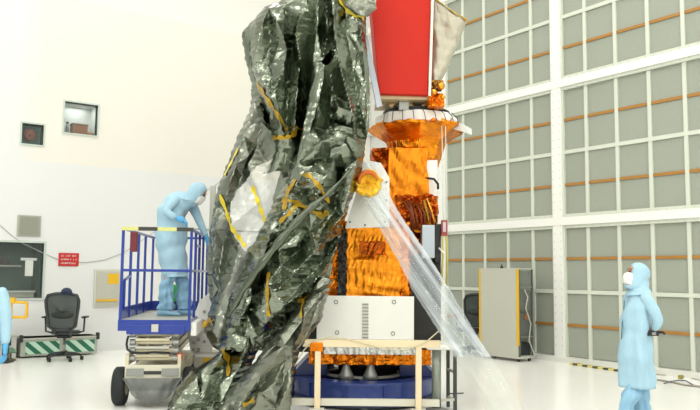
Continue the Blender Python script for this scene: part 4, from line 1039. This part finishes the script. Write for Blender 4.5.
# ================================================================== FOIL COVER (crumpled metallised film)
x0, y0 = U(275, 400, 8.8)[0], 8.8
fc = thing('foil_cover', 'huge crumpled silver foil cover hanging over left side of satellite', 'cover', x0, y0)
F_ = Loc(x0, y0)
shA = Sheet(F_, [(-22, 292, 345, 8.95), (0, 283, 345, 8.95), (8, 266, 345, 8.95), (33, 241, 330, 8.9), (60, 245, 318, 8.88), (80, 250, 312, 8.88), (110, 256, 308, 8.85), (138, 268, 302, 8.85), (152, 274, 303, 8.85), (175, 262, 300, 8.95)],
            [(.03, .3, 20, 60, 2), (.007, .12, 30, 90, 2)], 41, wrap=.3, warp=.12, fill=.2, famp=.05, stretch=2,
            creases=[(.1, [(268, 6), (262, 30), (252, 62), (262, 80), (272, 98), (280, 120), (284, 135)]), (.12, [(268, 6), (277, 22), (284, 38), (288, 52), (284, 75), (276, 92)]),
                     (-.04, [(268, 22, -.02), (270, 45, -.07), (268, 66, -.03), (273, 84, .0)]), (-.12, [(283, 4, 0), (291, 30), (290, 52), (287, 85), (286, 128)]),
                     (.1, [(300, 14), (296, 34), (300, 60), (297, 95), (295, 130)]), (-.1, [(246, 36), (248, 60), (256, 90), (268, 130)]), (.05, [(256, 20), (249, 40)])])
A_ = shA.build('foil_sheet', FOIL, fc)
shB = Sheet(F_, [(-22, 300, 380, 8.8), (0, 298, 376, 8.8), (10, 298, 376, 8.78), (19, 300, 366, 8.78), (45, 300, 366, 8.75), (75, 299, 369, 8.75), (105, 297, 370, 8.75), (130, 290, 369, 8.72), (150, 285, 364, 8.7), (172, 280, 361, 8.72), (200, 272, 352, 8.75)],
            [(.035, .2, 4, 20, 2), (.006, .12, 30, 90, 2)], 42, wrap=.35, warp=.12, fill=.16, famp=.05, stretch=2.6, wr=.5, jit=.005,
            creases=[(.14, [(330, -20), (331, 0), (334, 30), (338, 60), (346, 90), (352, 115), (356, 140)]), (-.05, [(345, -5), (346, 30, -.02), (352, 60), (358, 100), (362, 130)]),
                     (.08, [(360, 20), (363, 50), (366, 90), (366, 125)]), (-.22, [(326, 0, -.05), (327, 30), (329, 60), (332, 90), (330, 130), (322, 160)]),
                     (.08, [(318, 0), (317, 30), (313, 60), (309, 95), (303, 130), (296, 165)]), (-.18, [(309, 10), (306, 45), (303, 80), (299, 115), (293, 150)]),
                     (.12, [(316, 78), (325, 68), (334, 58)]), (.02, [(334, 47), (322, 60)]), (.1, [(324, 78), (318, 105), (310, 135)]), (.1, [(338, 108), (333, 135), (330, 160)])])
B_ = shB.build('foil_sheet', FOIL, fc)
shC = Sheet(F_, [(88, 251, 300, 9.05), (105, 251, 300, 9.05), (125, 243, 300, 9.05), (150, 232, 298, 9.05), (190, 218, 292, 9.05), (230, 209, 285, 9.05), (260, 205, 275, 9.03), (285, 207, 268, 9.0), (305, 211, 262, 8.98), (330, 204, 255, 8.95), (342, 209, 250, 8.92), (350, 216, 248, 8.92)],
            [(.03, .28, 20, 60, 2), (.004, .12, 10, 90, 2)], 43, wrap=.22, wr=.4, warp=.12, fill=.2, famp=.07, stretch=1.8,
            creases=[(.1, [(255, 100), (243, 135), (236, 165), (227, 195), (232, 225), (240, 250), (232, 280)]), (-.08, [(262, 110), (256, 145), (240, 175), (228, 210), (222, 245), (216, 290)]), (.09, [(214, 225), (213, 260), (220, 300), (215, 330)]), (.06, [(248, 165), (262, 200), (268, 230)])])
holeC = [(F_(a, b, 9.05)[0], F_(a, b, 9.05)[2]) for a, b in ((229, 208), (236, 190), (246, 180), (258, 166), (274, 158), (282, 178), (270, 212), (258, 240), (246, 252), (236, 238))]
C_ = shC.build('foil_sheet', [film('smoky_film', (112, 118, 106), .78, gloss=.35, metal=.9, rough=.18), film('clear_patch', (190, 192, 186), .25, gloss=.3, metal=.5, rough=.2)], fc, hole=holeC)
C_['label'] = 'half transparent smoky film sheet with clear window'
shD = Sheet(F_, [(132, 322, 367, 8.62), (148, 305, 365, 8.6), (170, 293, 362, 8.58), (190, 281, 354, 8.55), (220, 266, 345, 8.55), (250, 250, 336, 8.55), (272, 241, 331, 8.55), (290, 233, 326, 8.58), (310, 226, 306, 8.6), (330, 220, 288, 8.65), (348, 213, 276, 8.72)],
            [(.035, .32, 40, 60, 2), (.008, .13, 20, 90, 2)], 44, wrap=.3, warp=.12, fill=.17, famp=.07, stretch=1.2,
            creases=[(.1, [(302, 160), (322, 142), (345, 136), (364, 142)]), (-.1, [(306, 168), (325, 156), (345, 150)]), (.12, [(335, 158), (326, 178), (318, 200), (300, 222), (280, 250)]),
                     (-.12, [(347, 160), (338, 185), (334, 210), (310, 228), (292, 255)]), (.14, [(358, 158), (350, 190), (343, 215), (318, 248), (296, 272), (276, 292)]),
                     (-.06, [(340, 232), (322, 262), (300, 285)]), (.12, [(336, 246), (330, 262), (310, 288), (285, 305), (265, 325)]), (.12, [(292, 192), (287, 210), (272, 232), (262, 262), (250, 285), (240, 320)]),
                     (-.12, [(268, 262), (258, 290), (246, 318)]), (.1, [(252, 300), (266, 285), (262, 308), (270, 320)]), (-.08, [(300, 168), (296, 186), (305, 200)]), (.1, [(308, 172), (312, 190), (324, 205)])])
D_ = shD.build('foil_sheet', FOIL, fc)
shE = Sheet(F_, [(278, 318, 334, 8.6), (300, 304, 326, 8.5), (320, 288, 321, 8.45), (340, 272, 306, 8.4), (360, 256, 295, 8.36), (380, 239, 293, 8.33), (400, 222, 291, 8.3), (416, 209, 290, 8.28)],
            [(.03, .26, 40, 60, 2), (.009, .1, 0, 90, 3)], 45, wrap=.16, pw=4, warp=.12, fill=.17, famp=.05, stretch=1.3,
            creases=[(.1, [(322, 292), (304, 318), (285, 345), (262, 375), (240, 408)]), (-.07, [(318, 302), (308, 330), (296, 350), (282, 385), (276, 410)]), (.07, [(303, 310), (300, 335), (292, 350), (290, 385)]), (-.05, [(285, 362), (262, 384), (252, 410)])])
E_ = shE.build('foil_sheet', FOIL_L, fc); E_['label'] = 'paler matt grey foil tail reaching the floor'
shF = Sheet(F_, [(322, 236, 264, 8.85), (340, 229, 262, 8.8), (355, 217, 257, 8.72), (371, 192, 248, 8.62), (378, 185, 246, 8.6), (390, 175, 240, 8.52), (404, 168, 235, 8.46), (414, 165, 232, 8.42)],
            [(.03, .26, 20, 60, 2), (.008, .12, 0, 90, 2)], 46, wrap=.2, pw=3.5, warp=.12, fill=.2, famp=.08, stretch=1.2,
            creases=[(.12, [(236, 332), (222, 352), (198, 375), (176, 402)]), (-.12, [(232, 345), (222, 370), (214, 405)]), (.12, [(248, 340), (238, 370), (224, 400)]), (.02, [(200, 370), (204, 400)])])
Fq = shF.build('foil_sheet', FOIL, fc)
shG = Sheet(F_, [(285, 296, 332, 8.75), (305, 292, 323, 8.7), (325, 290, 318, 8.66), (345, 286, 300, 8.62), (370, 280, 296, 8.6), (405, 276, 293, 8.55)],
            [(.03, .12, 10, 60, 2)], 47, wrap=.2, warp=.12, fill=.13, famp=.08, stretch=1.5)
shG.build('foil_sheet', FOIL, fc)
# folded flap over the top of the red cover
shH = Sheet(F_, [(-12, 338, 372, 8.7), (0, 340, 374, 8.7), (8, 346, 377, 8.68), (16, 356, 367, 8.68)], [(.02, .1, 10, 60, 2)], 48, wrap=.06, warp=.1, fill=.2, famp=.04)
shH.build('foil_flap', FOIL_L, fc)
# black inner liner / rolled edge running diagonally
P = [F_(a, b, D) for a, b, D in ((352, 168, 8.5), (330, 192, 8.44), (306, 212, 8.38), (284, 236, 8.36), (262, 264, 8.36), (243, 290, 8.4), (228, 318, 8.45))]
r = [.01, .025, .04, .045, .045, .04, .02]
mb = MB().tube([tuple(Vector(a).lerp(Vector(b), k/4)) for a, b in zip(P[:-1], P[1:]) for k in range(4)]+[P[-1]], [r[i]+(r[i+1]-r[i])*k/4+.012*math.sin((i*4+k)*2.1) for i in range(6) for k in range(4)]+[r[-1]], 9)
mb.build('rolled_edge', FOIL_D, fc, True)
# tape strips
TP = [(shA, A_, 8.9, [(255, 80), (264, 95), (275, 112), (287, 130)], .05, TAPE), (shA, A_, 8.9, [(269, 134), (276, 139), (286, 140), (293, 137), (298, 127)], .05, TAPE),
      (shC, C_, 9.05, [(252, 186), (257, 198), (261, 210), (266, 222)], .055, TAPE_Y), (shC, C_, 9.05, [(219, 194), (226, 214), (234, 230), (240, 238), (247, 247)], .05, TAPE_Y),
      (shC, C_, 9.05, [(238, 148), (230, 160), (223, 174)], .04, TAPE_Y), (shC, C_, 9.0, [(200, 328), (207, 320), (213, 322)], .06, TAPE),
      (shD, D_, 8.55, [(284, 210), (287, 192), (297, 171), (310, 177), (322, 190), (329, 203)], .055, TAPE), (shD, D_, 8.55, [(281, 199), (297, 203), (310, 210), (322, 216), (328, 211)], .06, TAPE),
      (shD, D_, 8.55, [(280, 222), (290, 214), (296, 206)], .05, TAPE), (shD, D_, 8.55, [(268.5, 272), (268, 290), (269, 316)], .04, TAPE), (shD, D_, 8.55, [(297, 302), (306, 298), (316, 294)], .04, TAPE),
      (shB, B_, 8.78, [(338, -2), (346, 8), (354, 15), (364, 17)], .06, TAPE_Y), (shF, Fq, 8.7, [(222, 348), (227, 360), (230, 374)], .05, TAPE), (shE, E_, 8.3, [(244, 404), (254, 400)], .05, TAPE),
      (shE, E_, 8.35, [(302, 300), (300, 318)], .03, TAPE)]
for s_, par, D, pts, w_, m_ in TP: s_.strip(F_, pts, w_, 'tape_strip', m_, par, D)

# ================================================================== CLEAR PLASTIC SLEEVE
x0, y0 = U(440, 400, 8.3)[0], 8.3
t = thing('plastic_sleeve', 'long clear plastic sleeve slanting from the satellite port to floor', 'sleeve', x0, y0); G = Loc(x0, y0)
rows = [(163, 358, 379, 8.95), (180, 355, 384, 8.9), (200, 362, 392, 8.85), (214, 371, 400, 8.8), (240, 386, 418, 8.72), (262, 399, 433, 8.65), (290, 412, 450, 8.55), (315, 428, 465, 8.45), (340, 444, 480, 8.35), (357, 454, 491, 8.28)]
wv = [(.035, .11, 34, 2, 2), (.015, .05, 34, 2, 2)]
sl = Sheet(G, rows, wv, 51, wrap=.06, res=.012, jit=.004, warp=0); sl.build('front_film', film('sleeve_film', (208, 216, 222), .3, streak=.25, gloss=.22, rough=.12), t, smooth=True)
rows2 = [(r_[0], r_[1]+1, r_[2]-1, r_[3]+.12) for r_ in rows]
Sheet(G, rows2, [(.02, .16, 34, 2, 2)], 52, wrap=-.05, res=.02, jit=.004, warp=0).build('back_film', film('sleeve_back', (226, 232, 232), .08, streak=.2, gloss=.2, rough=.12), t, smooth=True)
rows3 = [(352, 451, 488, 8.3), (366, 459, 497, 8.2), (397, 478, 516, 8.02), (418, 490, 529, 7.95)]
Sheet(G, rows3, [(.01, .3, 34, 2, 1)], 53, wrap=.05, res=.02, jit=.003, warp=0).build('tail_film', film('sleeve_tail', (230, 236, 234), .06, streak=.08, gloss=.12, rough=.1), t, smooth=True)

# ================================================================== LIGHT, WORLD, CAMERA
def area(x, y, z, sx, sy, power, rot=(0, 0, 0), col=(1, .98, .93)):
    l = bpy.data.lights.new('ceiling_and_flood_lamp', 'AREA'); l.shape = 'RECTANGLE'; l.size = sx; l.size_y = sy; l.energy = power; l.color = col
    o = bpy.data.objects.new('ceiling_and_flood_lamp', l); COL.objects.link(o); o.location = (x, y, z); o.rotation_euler = rot
for x in (-6, -2, 2, 6, 10):
    for y in (-6, -1.5, 3, 7.5, 12.5): area(x, y, ZC-.05, 2.4, .7, 70)
for x, y in ((-7.5, -3.5), (-4.5, -7.5), (0.5, -8.2), (-8.3, 2.5), (5.5, -8.4)):  # unseen floodlights added by the walls to brighten faces turned to the camera
    v = Vector((5.8, 8.0, 2.6))-Vector((x, y, 6.5)); area(x, y, 6.5, 1.6, 1.2, 125, v.to_track_quat('-Z', 'Y').to_euler())
w = bpy.data.worlds.new('World'); sc.world = w; w.use_nodes = True
w.node_tree.nodes['Background'].inputs[0].default_value = (.9, .95, 1, 1); w.node_tree.nodes['Background'].inputs[1].default_value = .2
cam = bpy.data.cameras.new('camera'); co = bpy.data.objects.new('camera', cam); COL.objects.link(co)
cam.sensor_width = 36; cam.sensor_fit = 'HORIZONTAL'; cam.lens = FPX/700*36; cam.clip_end = 100
co.location = (0, 0, EYE)
co.matrix_world = Matrix.Translation((0, 0, EYE)) @ Matrix.Rotation(-YAW, 4, 'Z') @ Matrix.Rotation(PI/2+PIT, 4, 'X') @ Matrix.Rotation(ROLL, 4, 'Z')
sc.camera = co
vs = sc.view_settings; vs.view_transform = 'Standard'; vs.look = 'None'; vs.gamma = 1; vs.exposure = .12; vs.use_curve_mapping = False
